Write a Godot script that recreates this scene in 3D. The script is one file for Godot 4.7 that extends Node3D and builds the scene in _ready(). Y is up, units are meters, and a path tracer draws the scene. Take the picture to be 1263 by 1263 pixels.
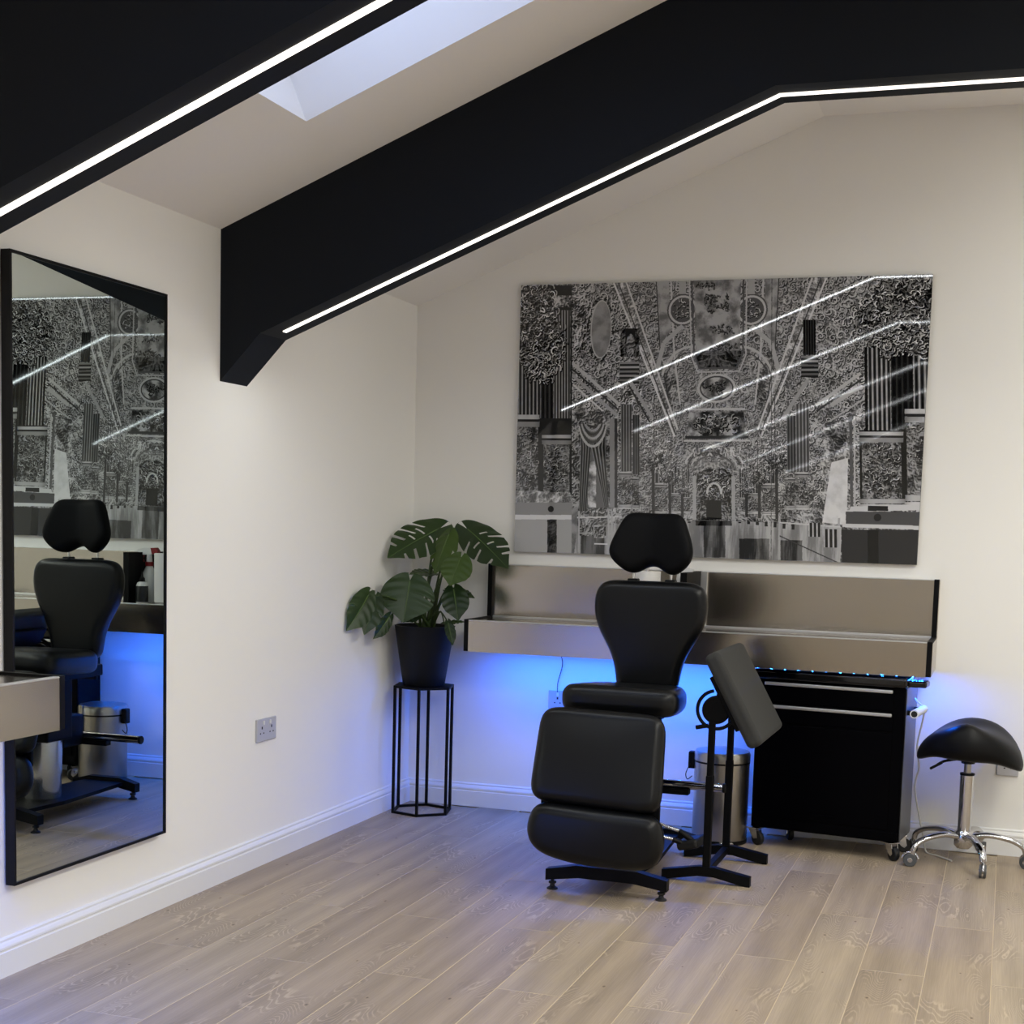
extends Node3D
# A studio room with portal beams, a treatment chair and steel wall counters.

const EAVE := 2.273        # height of the side walls
const SLOPE := 0.4075      # rise of the roof per metre
const FLAT := 3.0          # flat part of the ceiling
const ROOM_W := 5.70
const ROOM_L := 12.0
const BEAM_Z := [1.665, 3.345, 5.62, 7.55, 10.1]
const STRIP_E := 0.45       # energy of one metre of white light strip
const ADDED_PANEL_E := 4.1  # energy of each added ceiling panel
const BLUE_E := 1.2

var mats := {}
var rng := RandomNumberGenerator.new()

# ---------------------------------------------------------------- nodes
func thing(called: String, label: String, category: String, at := Vector3.ZERO, turn := 0.0, group := "") -> Node3D:
	var o := Node3D.new()
	o.name = numbered(called)
	add_child(o)
	o.position = at
	o.rotation.y = turn
	tag(o, label, category, group)
	return o

func numbered(called: String) -> String:
	if not has_node(NodePath(called)):
		return called
	var k := 1
	while has_node(NodePath("%s_%03d" % [called, k])):
		k += 1
	return "%s_%03d" % [called, k]

func child_name(parent: Node, called: String) -> String:
	if not parent.has_node(NodePath(called)):
		return called
	var k := 1
	while parent.has_node(NodePath("%s_%03d" % [called, k])):
		k += 1
	return "%s_%03d" % [called, k]

func tag(o: Node, label: String, category: String, group := "", kind := "") -> void:
	o.set_meta("label", label)
	o.set_meta("category", category)
	if group != "":
		o.set_meta("group", group)
	if kind != "":
		o.set_meta("kind", kind)

func obj(called: String, st: SurfaceTool, m: Material, parent: Node = self) -> MeshInstance3D:
	return put(called, st.commit(), m, parent)

func put(called: String, mesh: Mesh, m: Material, parent: Node = self) -> MeshInstance3D:
	var o := MeshInstance3D.new()
	o.mesh = mesh
	o.name = child_name(parent, called)
	o.material_override = m
	o.cast_shadow = GeometryInstance3D.SHADOW_CASTING_SETTING_ON
	parent.add_child(o, true)
	return o

func struct(called: String, st: SurfaceTool, m: Material, label: String, category: String) -> MeshInstance3D:
	var o := obj(called, st, m)
	tag(o, label, category, "", "structure")
	return o

# ---------------------------------------------------------------- shapes
func begin() -> SurfaceTool:
	var st := SurfaceTool.new()
	st.begin(Mesh.PRIMITIVE_TRIANGLES)
	return st

# four corners counter-clockwise seen from outside
func quad(st: SurfaceTool, a: Vector3, b: Vector3, c: Vector3, d: Vector3, ua := Vector2(0, 0), ub := Vector2(1, 0), uc := Vector2(1, 1), ud := Vector2(0, 1)) -> void:
	var n := (b - a).cross(d - a)
	if n.length() < 1e-12:
		n = (c - b).cross(d - b)
	n = n.normalized()
	var p := [a, c, b, a, d, c]
	var u := [ua, uc, ub, ua, ud, uc]
	for i in 6:
		st.set_normal(n)
		st.set_uv(u[i])
		st.add_vertex(p[i])

# one with a normal of its own at every corner
func quadn(st: SurfaceTool, p: Array, n: Array) -> void:
	for i in [0, 2, 1, 0, 3, 2]:
		st.set_normal(n[i])
		st.set_uv(Vector2(0, 0))
		st.add_vertex(p[i])

func box(st: SurfaceTool, t: Transform3D, size: Vector3) -> void:
	var h := size / 2.0
	for ax in 3:
		for s in [-1.0, 1.0]:
			var n := Vector3.ZERO
			n[ax] = s
			var u := Vector3.ZERO
			var v := Vector3.ZERO
			u[(ax + 1) % 3] = 1.0
			v[(ax + 2) % 3] = 1.0
			if s < 0.0:
				var w := u
				u = v
				v = w
			# keep u along the box's x where there is one
			var pts := [n - u - v, n + u - v, n + u + v, n - u + v]
			var q := []
			var uvs := []
			for p in pts:
				q.append(t * (p * h))
				var w2: Vector3 = p * h
				uvs.append(Vector2(w2.x, w2.y + w2.z) if ax != 0 else Vector2(w2.z, w2.y))
			quad(st, q[0], q[1], q[2], q[3], uvs[0], uvs[1], uvs[2], uvs[3])

func at(x: float, y: float, z: float) -> Transform3D:
	return Transform3D(Basis(), Vector3(x, y, z))

func abox(st: SurfaceTool, lo: Vector3, hi: Vector3) -> void:
	box(st, Transform3D(Basis(), (lo + hi) / 2.0), hi - lo)

# box with rounded edges
func rbox(st: SurfaceTool, t: Transform3D, size: Vector3, r: float, k := 4) -> void:
	var h := size / 2.0
	r = minf(r, minf(h.x, minf(h.y, h.z)))
	var i := h - Vector3(r, r, r)
	var rings := []
	for half in [1.0, -1.0]:
		for a in k + 1:
			var phi := PI / 2 * (1.0 - float(a) / k) if half > 0 else -PI / 2 * float(a) / k
			var ps := []
			var ns := []
			for q in 4:
				var sx := 1.0 if q == 0 or q == 3 else -1.0
				var sz := 1.0 if q < 2 else -1.0
				for b in k + 1:
					var th := PI / 2 * (q + float(b) / k)
					var n := Vector3(cos(phi) * cos(th), sin(phi), cos(phi) * sin(th))
					ps.append(t * (Vector3(sx * i.x, half * i.y, sz * i.z) + n * r))
					ns.append((t.basis * n).normalized())
			rings.append([ps, ns])
	for a in rings.size() - 1:
		var m: int = rings[a][0].size()
		for b in m:
			var c := (b + 1) % m
			quadn(st, [rings[a][0][b], rings[a][0][c], rings[a + 1][0][c], rings[a + 1][0][b]], [rings[a][1][b], rings[a][1][c], rings[a + 1][1][c], rings[a + 1][1][b]])
	for e in 2:
		var ring: Array = rings[0][0] if e == 0 else rings[-1][0]
		var c4 := [ring[0], ring[k + 1], ring[2 * (k + 1)], ring[3 * (k + 1)]]
		if e == 0:
			quad(st, c4[3], c4[2], c4[1], c4[0])
		else:
			quad(st, c4[0], c4[1], c4[2], c4[3])

func rb(st: SurfaceTool, lo: Vector3, hi: Vector3, r: float, k := 3) -> void:
	rbox(st, Transform3D(Basis(), (lo + hi) / 2.0), hi - lo, r, k)

# profile of (radius, height), turned round y; corners sharper than 40 degrees stay sharp
func lathe(st: SurfaceTool, t: Transform3D, prof: Array, n := 32) -> void:
	var seg := []
	for i in prof.size() - 1:
		var d: Vector2 = prof[i + 1] - prof[i]
		seg.append(Vector2(d.y, -d.x).normalized())
	for i in prof.size() - 1:
		var n0: Vector2 = seg[i]
		var n1: Vector2 = seg[i]
		if i > 0 and seg[i - 1].dot(seg[i]) > 0.75:
			n0 = (seg[i - 1] + seg[i]).normalized()
		if i < seg.size() - 1 and seg[i + 1].dot(seg[i]) > 0.75:
			n1 = (seg[i + 1] + seg[i]).normalized()
		for k in n:
			var a := TAU * k / n
			var b := TAU * (k + 1) / n
			var ca := Vector3(cos(a), 0, -sin(a))
			var cb := Vector3(cos(b), 0, -sin(b))
			var p: Vector2 = prof[i]
			var q: Vector2 = prof[i + 1]
			var up := Vector3.UP
			quadn(st, [t * (ca * p.x + up * p.y), t * (cb * p.x + up * p.y), t * (cb * q.x + up * q.y), t * (ca * q.x + up * q.y)],
				[(t.basis * (ca * n0.x + up * n0.y)).normalized(), (t.basis * (cb * n0.x + up * n0.y)).normalized(), (t.basis * (cb * n1.x + up * n1.y)).normalized(), (t.basis * (ca * n1.x + up * n1.y)).normalized()])

func cyl(st: SurfaceTool, a: Vector3, b: Vector3, r: float, n := 20, r2 := -1.0) -> void:
	if r2 < 0:
		r2 = r
	var y := (b - a).normalized()
	var x := y.cross(Vector3(0.3, 0.1, 0.9) if absf(y.dot(Vector3(0.3, 0.1, 0.9))) < 0.95 else Vector3.UP).normalized()
	var t := Transform3D(Basis(x, y, x.cross(y)), a)
	var l := (b - a).length()
	var e := minf(minf(r, r2) * 0.15, l * 0.2)
	lathe(st, t, [Vector2(0, 0), Vector2(r - e, 0), Vector2(r, e), Vector2(r2, l - e), Vector2(r2 - e, l), Vector2(0, l)], n)

# smooth path through points
func curve(pts: Array, n := 8) -> Array:
	var out := []
	for i in pts.size() - 1:
		var p0: Vector3 = pts[maxi(i - 1, 0)]
		var p1: Vector3 = pts[i]
		var p2: Vector3 = pts[i + 1]
		var p3: Vector3 = pts[mini(i + 2, pts.size() - 1)]
		for k in n:
			out.append(p1.cubic_interpolate(p2, p0, p3, float(k) / n))
	out.append(pts[-1])
	return out

func tube(st: SurfaceTool, path: Array, r0: float, r1 := -1.0, n := 10, flat := 1.0) -> void:
	if r1 < 0:
		r1 = r0
	var rings := []
	var x := Vector3.ZERO
	for i in path.size():
		var d: Vector3 = (path[mini(i + 1, path.size() - 1)] - path[maxi(i - 1, 0)]).normalized()
		if i == 0:
			x = d.cross(Vector3.UP if absf(d.y) < 0.9 else Vector3.RIGHT).normalized()
		else:
			x = (x - d * x.dot(d)).normalized()
		var y := d.cross(x)
		var r := lerpf(r0, r1, float(i) / (path.size() - 1))
		var ps := []
		var ns := []
		for k in n:
			var a := TAU * k / n
			var v := x * cos(a) + y * sin(a) * flat
			ps.append(path[i] + v * r)
			ns.append((x * cos(a) + y * sin(a) / flat).normalized())
		rings.append([ps, ns, d])
	for i in rings.size() - 1:
		for k in n:
			var c := (k + 1) % n
			quadn(st, [rings[i][0][k], rings[i][0][c], rings[i + 1][0][c], rings[i + 1][0][k]], [rings[i][1][k], rings[i][1][c], rings[i + 1][1][c], rings[i + 1][1][k]])
	for k in range(1, n - 1):
		for e in 2:
			var ring: Array = rings[0][0] if e == 0 else rings[-1][0]
			var nn: Vector3 = -rings[0][2] if e == 0 else rings[-1][2]
			var tri := [ring[0], ring[k], ring[k + 1]] if e == 0 else [ring[0], ring[k + 1], ring[k]]
			for p in tri:
				st.set_normal(nn)
				st.set_uv(Vector2.ZERO)
				st.add_vertex(p)

# polygon (x, y) with straight sides, extruded from z0 to z1
func prism(st: SurfaceTool, t: Transform3D, pts: PackedVector2Array, z0: float, z1: float) -> void:
	if not Geometry2D.is_polygon_clockwise(pts):
		pts = pts.duplicate()
	else:
		pts.reverse()
	var n := pts.size()
	for i in n:
		var a := pts[i]
		var b := pts[(i + 1) % n]
		quad(st, t * Vector3(a.x, a.y, z1), t * Vector3(a.x, a.y, z0), t * Vector3(b.x, b.y, z0), t * Vector3(b.x, b.y, z1))
	var tri := Geometry2D.triangulate_polygon(pts)
	for i in range(0, tri.size(), 3):
		var a := pts[tri[i]]
		var b := pts[tri[i + 1]]
		var c := pts[tri[i + 2]]
		if (b - a).cross(c - a) < 0:
			var w := b
			b = c
			c = w
		for e in 2:
			st.set_uv(Vector2.ZERO)
			st.set_normal((t.basis * Vector3(0, 0, 1 if e == 0 else -1)).normalized())
			for p in ([a, c, b] if e == 0 else [a, b, c]):
				st.set_uv(p)
				st.add_vertex(t * Vector3(p.x, p.y, z1 if e == 0 else z0))

# closed outline with rounded corners: every point carries its radius (x, y, r)
func rounded(pts: Array, k := 5) -> PackedVector2Array:
	var out := PackedVector2Array()
	var n := pts.size()
	for i in n:
		var p := Vector2(pts[i].x, pts[i].y)
		var a := Vector2(pts[(i - 1 + n) % n].x, pts[(i - 1 + n) % n].y)
		var b := Vector2(pts[(i + 1) % n].x, pts[(i + 1) % n].y)
		var r: float = pts[i].z
		var la := minf(r, (a - p).length() * 0.49)
		var lb := minf(r, (b - p).length() * 0.49)
		var s := p + (a - p).normalized() * la
		var e := p + (b - p).normalized() * lb
		for j in k + 1:
			var u := float(j) / k
			out.append(s.lerp(p, u).lerp(p.lerp(e, u), u))
	return out

# the same closed line in n even steps, its corners eased
func even(line: PackedVector2Array, n: int, ease_: int) -> PackedVector2Array:
	var m := line.size()
	var total := 0.0
	for i in m:
		total += line[i].distance_to(line[(i + 1) % m])
	var out := PackedVector2Array()
	var i := 0
	var done := 0.0
	for k in n:
		var want := total * k / n
		while i < m - 1 and done + line[i].distance_to(line[i + 1]) < want:
			done += line[i].distance_to(line[i + 1])
			i += 1
		var seg := line[i].distance_to(line[(i + 1) % m])
		out.append(line[i].lerp(line[(i + 1) % m], clampf((want - done) / maxf(seg, 1e-6), 0.0, 1.0)))
	for e in ease_:
		var soft := PackedVector2Array()
		for k in n:
			soft.append(out[k] * 0.5 + (out[(k + 1) % n] + out[(k - 1 + n) % n]) * 0.25)
		out = soft
	return out

# upholstered pad: an outline, a thickness along z, rounded edge, soft crown; bend shapes it afterwards
func pad(st: SurfaceTool, t: Transform3D, outline: PackedVector2Array, thick: float, r: float, crown: float, wing := 0.0) -> void:
	if Geometry2D.is_polygon_clockwise(outline):
		outline.reverse()
	outline = even(outline, 96, 5)
	var n := outline.size()
	var c := Vector2.ZERO
	for p in outline:
		c += p / n
	var norm := PackedVector2Array()
	for i in n:
		var d := (outline[(i + 1) % n] - outline[(i - 1 + n) % n]).normalized()
		norm.append(Vector2(d.y, -d.x))
	var layers := []
	var k := 6
	var ext := Vector2.ZERO
	for p in outline:
		ext = Vector2(maxf(ext.x, absf(p.x - c.x)), maxf(ext.y, absf(p.y - c.y)))
	for s in [0.03, 0.2, 0.4, 0.6, 0.8, 0.92]:
		layers.append([s, -thick / 2, 0.0, true])
	for a in k + 1:
		var ph := -PI / 2 + PI / 2 * float(a) / k
		layers.append([1.0, -thick / 2 + r + r * sin(ph), r * (1.0 - cos(ph)), false])
	for a in k + 1:
		var ph := PI / 2 * float(a) / k
		layers.append([1.0, thick / 2 - r + r * sin(ph), r * (1.0 - cos(ph)), false])
	for s in [0.92, 0.8, 0.6, 0.4, 0.2, 0.03]:
		layers.append([s, thick / 2, 0.0, true])
	var rings := []
	for l in layers:
		var ring := PackedVector3Array()
		for i in n:
			var p := outline[i]
			if l[3]:
				p = c + (outline[i] - norm[i] * r - c) * l[0]
			else:
				p = p - norm[i] * l[2]
			var v := Vector3(p.x, p.y, l[1])
			if l[1] > 0.0:
				var q := (p - c) / ext
				v.z += crown * (1.0 - q.x * q.x) * (1.0 - q.y * q.y) * l[1] / (thick / 2)
			if wing > 0.0:
				v.z += wing * (sqrt(v.x * v.x + 0.0016) - 0.04)
			ring.append(t * v)
		rings.append(ring)
	var sm := begin()
	for i in rings.size() - 1:
		for j in n:
			var m := (j + 1) % n
			for p in [rings[i][j], rings[i + 1][m], rings[i][m], rings[i][j], rings[i + 1][j], rings[i + 1][m]]:
				sm.add_vertex(p)
	for e in 2:
		var ring: PackedVector3Array = rings[0] if e == 0 else rings[-1]
		for j in range(1, n - 1):
			for p in ([ring[0], ring[j], ring[j + 1]] if e == 0 else [ring[0], ring[j + 1], ring[j]]):
				sm.add_vertex(p)
	sm.generate_normals()
	sm.index()
	var arr := sm.commit_to_arrays()
	var am := ArrayMesh.new()
	am.add_surface_from_arrays(Mesh.PRIMITIVE_TRIANGLES, arr)
	st.append_from(am, 0, Transform3D())

# ---------------------------------------------------------------- materials
func mat(called: String, c: Color, rough := 0.6, metal := 0.0, spec := 0.5) -> StandardMaterial3D:
	var m := StandardMaterial3D.new()
	m.resource_name = called
	m.albedo_color = c
	m.roughness = rough
	m.metallic = metal
	m.metallic_specular = spec
	mats[called] = m
	return m

func glow(called: String, c: Color, e: float) -> StandardMaterial3D:
	var m := mat(called, Color(0.8, 0.8, 0.8), 0.5)
	m.emission_enabled = true
	m.emission = c
	m.emission_energy_multiplier = e
	return m

func noise(kind: int, freq: float, oct: int, sd: int, fractal := FastNoiseLite.FRACTAL_FBM) -> FastNoiseLite:
	var n := FastNoiseLite.new()
	n.noise_type = kind
	n.frequency = freq
	n.fractal_type = fractal if oct > 1 else FastNoiseLite.FRACTAL_NONE
	n.fractal_octaves = oct
	n.seed = sd
	return n

func wood_texture(sd: int) -> ImageTexture:
	var w := 192
	var h := 1152
	var n1 := noise(FastNoiseLite.TYPE_SIMPLEX_SMOOTH, 1.0, 2, sd)
	var n2 := noise(FastNoiseLite.TYPE_SIMPLEX, 1.0, 3, sd + 7)
	var n3 := noise(FastNoiseLite.TYPE_SIMPLEX_SMOOTH, 1.0, 1, sd + 13)
	var r := RandomNumberGenerator.new()
	r.seed = sd
	var knots := []
	for i in 3:
		knots.append(Vector3(r.randf_range(0.12, 0.88) * w, r.randf_range(0.05, 0.95) * h, r.randf_range(2.5, 4.5)))
	var data := PackedByteArray()
	data.resize(w * h * 3)
	var i := 0
	for y in h:
		var fy := float(y) / h
		for x in w:
			var fx := float(x) / w
			var g := n1.get_noise_2d(fx * 1.15, fy * 1.5)
			var warp := n2.get_noise_2d(fx * 6.0, fy * 9.0)
			var ring := (g + warp * 0.03) * 11.0
			ring = absf(ring - floorf(ring) - 0.5) * 2.0
			var line := clampf((ring - 0.60) / 0.34, 0.0, 1.0)
			var where := clampf(n3.get_noise_2d(fx * 0.9 + 5.0, fy * 3.4) * 2.6 - 0.45, 0.0, 1.0)
			var fine := n2.get_noise_2d(fx * 40.0, fy * 3.5 + 3.0)
			var tone := n3.get_noise_2d(fx * 2.4, fy * 0.9 + 9.0)
			var v := 0.86 + tone * 0.065 + fine * 0.05 + line * where * 0.12 - (1.0 - line) * where * 0.045
			var warm := 0.0
			for k in knots:
				var d := Vector2((x - k.x), (y - k.y) * 0.55).length()
				if d < k.z * 4.0:
					v -= 0.36 * clampf(1.3 - d / k.z, 0.0, 1.0)
					warm += 0.02 * clampf(2.0 - d / k.z, 0.0, 1.0)
			data[i] = int(clampf(v + warm, 0.0, 1.0) * 255)
			data[i + 1] = int(clampf(v * 0.985, 0.0, 1.0) * 255)
			data[i + 2] = int(clampf(v * 0.965 - warm, 0.0, 1.0) * 255)
			i += 3
	return ImageTexture.create_from_image(Image.create_from_data(w, h, false, Image.FORMAT_RGB8, data))

func make_materials() -> void:
	mat("wall", Color(0.935, 0.928, 0.912), 0.85, 0.0, 0.3)
	mat("ceiling", Color(0.935, 0.926, 0.914), 0.9, 0.0, 0.2)
	mat("gloss_white", Color(0.90, 0.90, 0.895), 0.35)
	mat("beam", Color(0.112, 0.124, 0.145), 0.6, 0.0, 0.2)
	mat("black", Color(0.045, 0.045, 0.053), 0.45, 0.0, 0.3)
	mat("black_powder", Color(0.03, 0.031, 0.04), 0.5, 0.0, 0.25)
	mat("black_gloss", Color(0.012, 0.012, 0.02), 0.25, 0.0, 0.14)
	mat("lid_gloss", Color(0.02, 0.02, 0.026), 0.09, 0.0, 0.5)
	mat("vinyl", Color(0.045, 0.049, 0.056), 0.30, 0.0, 0.34)
	mat("cover", Color(0.045, 0.047, 0.055), 0.6, 0.0, 0.2)
	mat("suede", Color(0.21, 0.21, 0.205), 0.8, 0.0, 0.3)
	mats.suede.rim_enabled = true
	mats.suede.rim = 0.25
	mat("chrome", Color(0.80, 0.80, 0.81), 0.08, 1.0)
	mat("column_metal", Color(0.82, 0.82, 0.81), 0.2, 0.9)
	mat("sheen_grey", Color(0.30, 0.30, 0.32), 0.3)  # tone of the bright wall reflected in the chest side
	mat("saddle_black", Color(0.035, 0.036, 0.042), 0.42, 0.0, 0.28)
	mat("satin", Color(0.66, 0.65, 0.63), 0.28, 1.0)
	mat("alu", Color(0.80, 0.80, 0.80), 0.42, 0.85)
	var s := mat("steel", Color(0.72, 0.69, 0.65), 0.21, 1.0)
	s.anisotropy_enabled = true
	s.anisotropy = 0.6
	mat("steel_top", Color(0.74, 0.71, 0.68), 0.22, 1.0)
	mat("rubber", Color(0.04, 0.04, 0.045), 0.6)
	mat("grey_rubber", Color(0.30, 0.31, 0.32), 0.5)
	mat("mirror", Color(0.83, 0.87, 0.86), 0.0, 1.0)
	mat("plastic_white", Color(0.86, 0.86, 0.85), 0.4)
	mat("cable_white", Color(0.78, 0.77, 0.74), 0.5)
	mat("paper", Color(0.88, 0.87, 0.85), 0.9)
	mat("red", Color(0.50, 0.05, 0.08), 0.4)
	mat("dark_label", Color(0.10, 0.11, 0.12), 0.4)
	mat("soil", Color(0.16, 0.12, 0.09), 0.95)
	mat("pot", Color(0.065, 0.072, 0.088), 0.55, 0.0, 0.35)
	mat("socket_grey", Color(0.70, 0.70, 0.72), 0.35)
	var pane := mat("pane", Color(0.9, 0.95, 1.0, 0.06), 0.03)
	pane.transparency = BaseMaterial3D.TRANSPARENCY_ALPHA
	for i in 3:
		var lf: StandardMaterial3D = mat("leaf%d" % i, [Color(0.115, 0.195, 0.085), Color(0.20, 0.28, 0.09), Color(0.085, 0.15, 0.085)][i], 0.38, 0.0, 0.45)
		lf.cull_mode = BaseMaterial3D.CULL_DISABLED
		lf.backlight_enabled = true
		lf.backlight = Color(0.22, 0.32, 0.08)
	mat("leaf_vein", Color(0.30, 0.40, 0.17), 0.5)
	mat("stem", Color(0.20, 0.28, 0.11), 0.5)
	glow("strip_glow", Color(1.0, 0.97, 0.92), 1.6)
	glow("blue_glow", Color(0.25, 0.60, 1.0), 4.0)
	# floor boards: three grains in three tones
	for i in 3:
		var tex := wood_texture(31 + i * 17)
		for j in 3:
			var m := mat("wood%d%d" % [i, j], [Color(0.715, 0.652, 0.567), Color(0.695, 0.632, 0.55), Color(0.73, 0.67, 0.585)][j], 0.46, 0.0, 0.4)
			m.albedo_texture = tex
	mat("limed_edge", Color(0.74, 0.67, 0.56), 0.6)

# ---------------------------------------------------------------- light
func area_light(called: String, t: Transform3D, size: Vector2, c: Color, e: float) -> void:
	var l := AreaLight3D.new()
	l.name = called
	l.area_size = size
	l.area_normalize_energy = true
	l.light_color = c
	l.light_energy = e
	l.area_range = 15.0
	l.area_attenuation = 2.0
	l.shadow_enabled = true
	l.transform = t
	add_child(l, true)

func make_camera_and_light() -> void:
	var cam := Camera3D.new()
	cam.name = "camera"
	var near := 0.05
	cam.set_frustum(near * 1263.0 / 1810.24, Vector2(0, near * (834.28 - 631.5) / 1810.24), near, 60.0)
	cam.transform = Transform3D(Basis(Vector3(0.94687704, 0.02722072, -0.32044173), Vector3(-0.05868649, 0.99430572, -0.08894962), Vector3(0.31619577, 0.10302995, 0.94308274)), Vector3(2.6111, 1.3, 6.2955))
	add_child(cam)
	cam.make_current()
	var sky_mat := ProceduralSkyMaterial.new()
	sky_mat.sky_top_color = Color(0.62, 0.68, 0.82)
	sky_mat.sky_horizon_color = Color(0.66, 0.71, 0.81)
	sky_mat.ground_bottom_color = Color(0.25, 0.25, 0.26)
	sky_mat.ground_horizon_color = Color(0.5, 0.54, 0.62)
	sky_mat.sky_energy_multiplier = 2.2
	var sky := Sky.new()
	sky.sky_material = sky_mat
	var e := Environment.new()
	e.background_mode = Environment.BG_SKY
	e.sky = sky
	e.tonemap_mode = Environment.TONE_MAPPER_LINEAR
	e.tonemap_exposure = 0.90
	e.sdfgi_enabled = true
	e.ssao_enabled = true
	e.ssil_enabled = true
	var we := WorldEnvironment.new()
	we.name = "world_environment"
	we.environment = e
	add_child(we)

# ---------------------------------------------------------------- room
func roof_point(s: float, up: float, side: float) -> Vector2:
	# s: horizontal distance from the eave, up: distance above the ceiling, square to it
	var n := Vector2(-SLOPE, 1.0).normalized()
	var p := Vector2(s, EAVE + SLOPE * s) + n * up
	return p if side > 0 else Vector2(ROOM_W - p.x, p.y)

func slope_slab(st: SurfaceTool, side: float, s0: float, s1: float, z0: float, z1: float, up0 := 0.0, up1 := 0.34) -> void:
	var poly := PackedVector2Array([roof_point(s0, up0, side), roof_point(s1, up0, side), roof_point(s1, up1, side), roof_point(s0, up1, side)])
	prism(st, Transform3D(), poly, z0, z1)

func make_room() -> void:
	var t := 0.2
	var st := begin()
	abox(st, Vector3(-t, -0.2, -t), Vector3(ROOM_W + t, -0.006, ROOM_L + t))
	var fl := struct("floor", st, mats.limed_edge, "pale grey-brown oak plank floor under the chair and stool", "floor")
	make_planks(fl)
	st = begin()
	abox(st, Vector3(-t, -0.2, -t), Vector3(0, EAVE, ROOM_L + t))
	struct("wall_left", st, mats.wall, "white side wall carrying the tall mirror", "wall")
	st = begin()
	abox(st, Vector3(ROOM_W, -0.2, -t), Vector3(ROOM_W + t, EAVE, ROOM_L + t))
	struct("wall_right", st, mats.wall, "white side wall out of view on the right", "wall")
	var gable := PackedVector2Array([Vector2(-t, -0.2), Vector2(ROOM_W + t, -0.2), Vector2(ROOM_W + t, EAVE), Vector2(ROOM_W, EAVE), Vector2(ROOM_W - 1.785, FLAT), Vector2(1.785, FLAT), Vector2(0, EAVE), Vector2(-t, EAVE)])
	st = begin()
	prism(st, Transform3D(), gable, -t, 0.0)
	struct("wall_back", st, mats.wall, "white gable wall behind the black and white picture", "wall")
	st = begin()
	prism(st, Transform3D(), gable, ROOM_L, ROOM_L + t)
	struct("wall_front", st, mats.wall, "white gable wall behind the camera", "wall")
	# ceiling: flat middle, two slopes, the left one with skylight openings between the beams
	st = begin()
	abox(st, Vector3(1.785, FLAT, -t), Vector3(ROOM_W - 1.785, FLAT + 0.35, ROOM_L + t))
	struct("ceiling", st, mats.ceiling, "flat white middle strip of the ceiling", "ceiling")
	st = begin()
	var z := -t
	var k := 1
	for zb in [BEAM_Z[0], BEAM_Z[1], BEAM_Z[2]]:
		var z0: float = zb + 0.515
		var z1: float = z0 + 0.78
		slope_slab(st, 1.0, -0.25, 1.785, z, z0)
		slope_slab(st, 1.0, -0.25, 0.53, z0, z1)
		slope_slab(st, 1.0, 1.62, 1.785, z0, z1)
		z = z1
		# the roof window at the top of its lined shaft
		var w := Node3D.new()
		w.name = "window_%d" % k
		add_child(w)
		tag(w, ["roof window between the two beams in view, at the top of its white shaft", "roof window above the camera, behind the nearest beam", "roof window furthest behind the camera"][k - 1], "window", "", "structure")
		var f := begin()
		for e in [[0.50, 0.60, z0 - 0.03, z1 + 0.03], [1.55, 1.65, z0 - 0.03, z1 + 0.03]]:
			slope_slab(f, 1.0, e[0], e[1], e[2], e[3], 0.30, 0.36)
		for e in [[z0 - 0.03, z0 + 0.05], [z1 - 0.05, z1 + 0.03]]:
			slope_slab(f, 1.0, 0.60, 1.55, e[0], e[1], 0.30, 0.36)
		obj("window_frame", f, mats.gloss_white, w)
		f = begin()
		slope_slab(f, 1.0, 0.60, 1.55, z0 + 0.05, z1 - 0.05, 0.325, 0.333)
		obj("pane", f, mats.pane, w)
		k += 1
	slope_slab(st, 1.0, -0.25, 1.785, z, ROOM_L + t)
	struct("ceiling_slope", st, mats.ceiling, "sloping white ceiling above the left wall", "ceiling")
	st = begin()
	slope_slab(st, -1.0, -0.25, 1.785, -t, ROOM_L + t)
	struct("ceiling_slope", st, mats.ceiling, "sloping white ceiling above the right wall", "ceiling")
	# skirting boards
	var prof := PackedVector2Array([Vector2(0, 0), Vector2(0.018, 0), Vector2(0.018, 0.070), Vector2(0.0145, 0.073), Vector2(0.0145, 0.077), Vector2(0.017, 0.080), Vector2(0.0165, 0.086), Vector2(0.012, 0.094), Vector2(0.0085, 0.098), Vector2(0.0085, 0.104), Vector2(0.005, 0.108), Vector2(0, 0.108)])
	st = begin()
	prism(st, Transform3D(Basis(Vector3(1, 0, 0), Vector3(0, 1, 0), Vector3(0, 0, 1)), Vector3.ZERO), prof, 0.0, ROOM_L)
	struct("baseboard_left", st, mats.gloss_white, "white moulded skirting along the mirror wall", "skirting")
	st = begin()
	prism(st, Transform3D(Basis(Vector3(0, 0, 1), Vector3(0, 1, 0), Vector3(-1, 0, 0)), Vector3.ZERO), prof, -ROOM_W, -0.005)
	struct("baseboard_back", st, mats.gloss_white, "white moulded skirting under the steel counter", "skirting")
	# an unseen dark door behind the camera, added for the steel to reflect
	var d := Node3D.new()
	d.name = "door_1"
	add_child(d)
	tag(d, "unseen black door added in the left wall behind the camera for the steel to reflect", "door", "", "structure")
	st = begin()
	abox(st, Vector3(0.0, 0, 8.2), Vector3(0.045, 2.08, 8.28))
	abox(st, Vector3(0.0, 0, 9.22), Vector3(0.045, 2.08, 9.30))
	abox(st, Vector3(0.0, 2.0, 8.28), Vector3(0.045, 2.08, 9.22))
	obj("door_frame", st, mats.black, d)
	st = begin()
	rb(st, Vector3(0.0, 0.01, 8.285), Vector3(0.03, 1.995, 9.215), 0.004)
	obj("door_leaf", st, mats.black, d)
	st = begin()
	tube(st, [Vector3(0.03, 1.02, 8.40), Vector3(0.08, 1.02, 8.40), Vector3(0.08, 1.02, 8.52)], 0.01)
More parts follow.
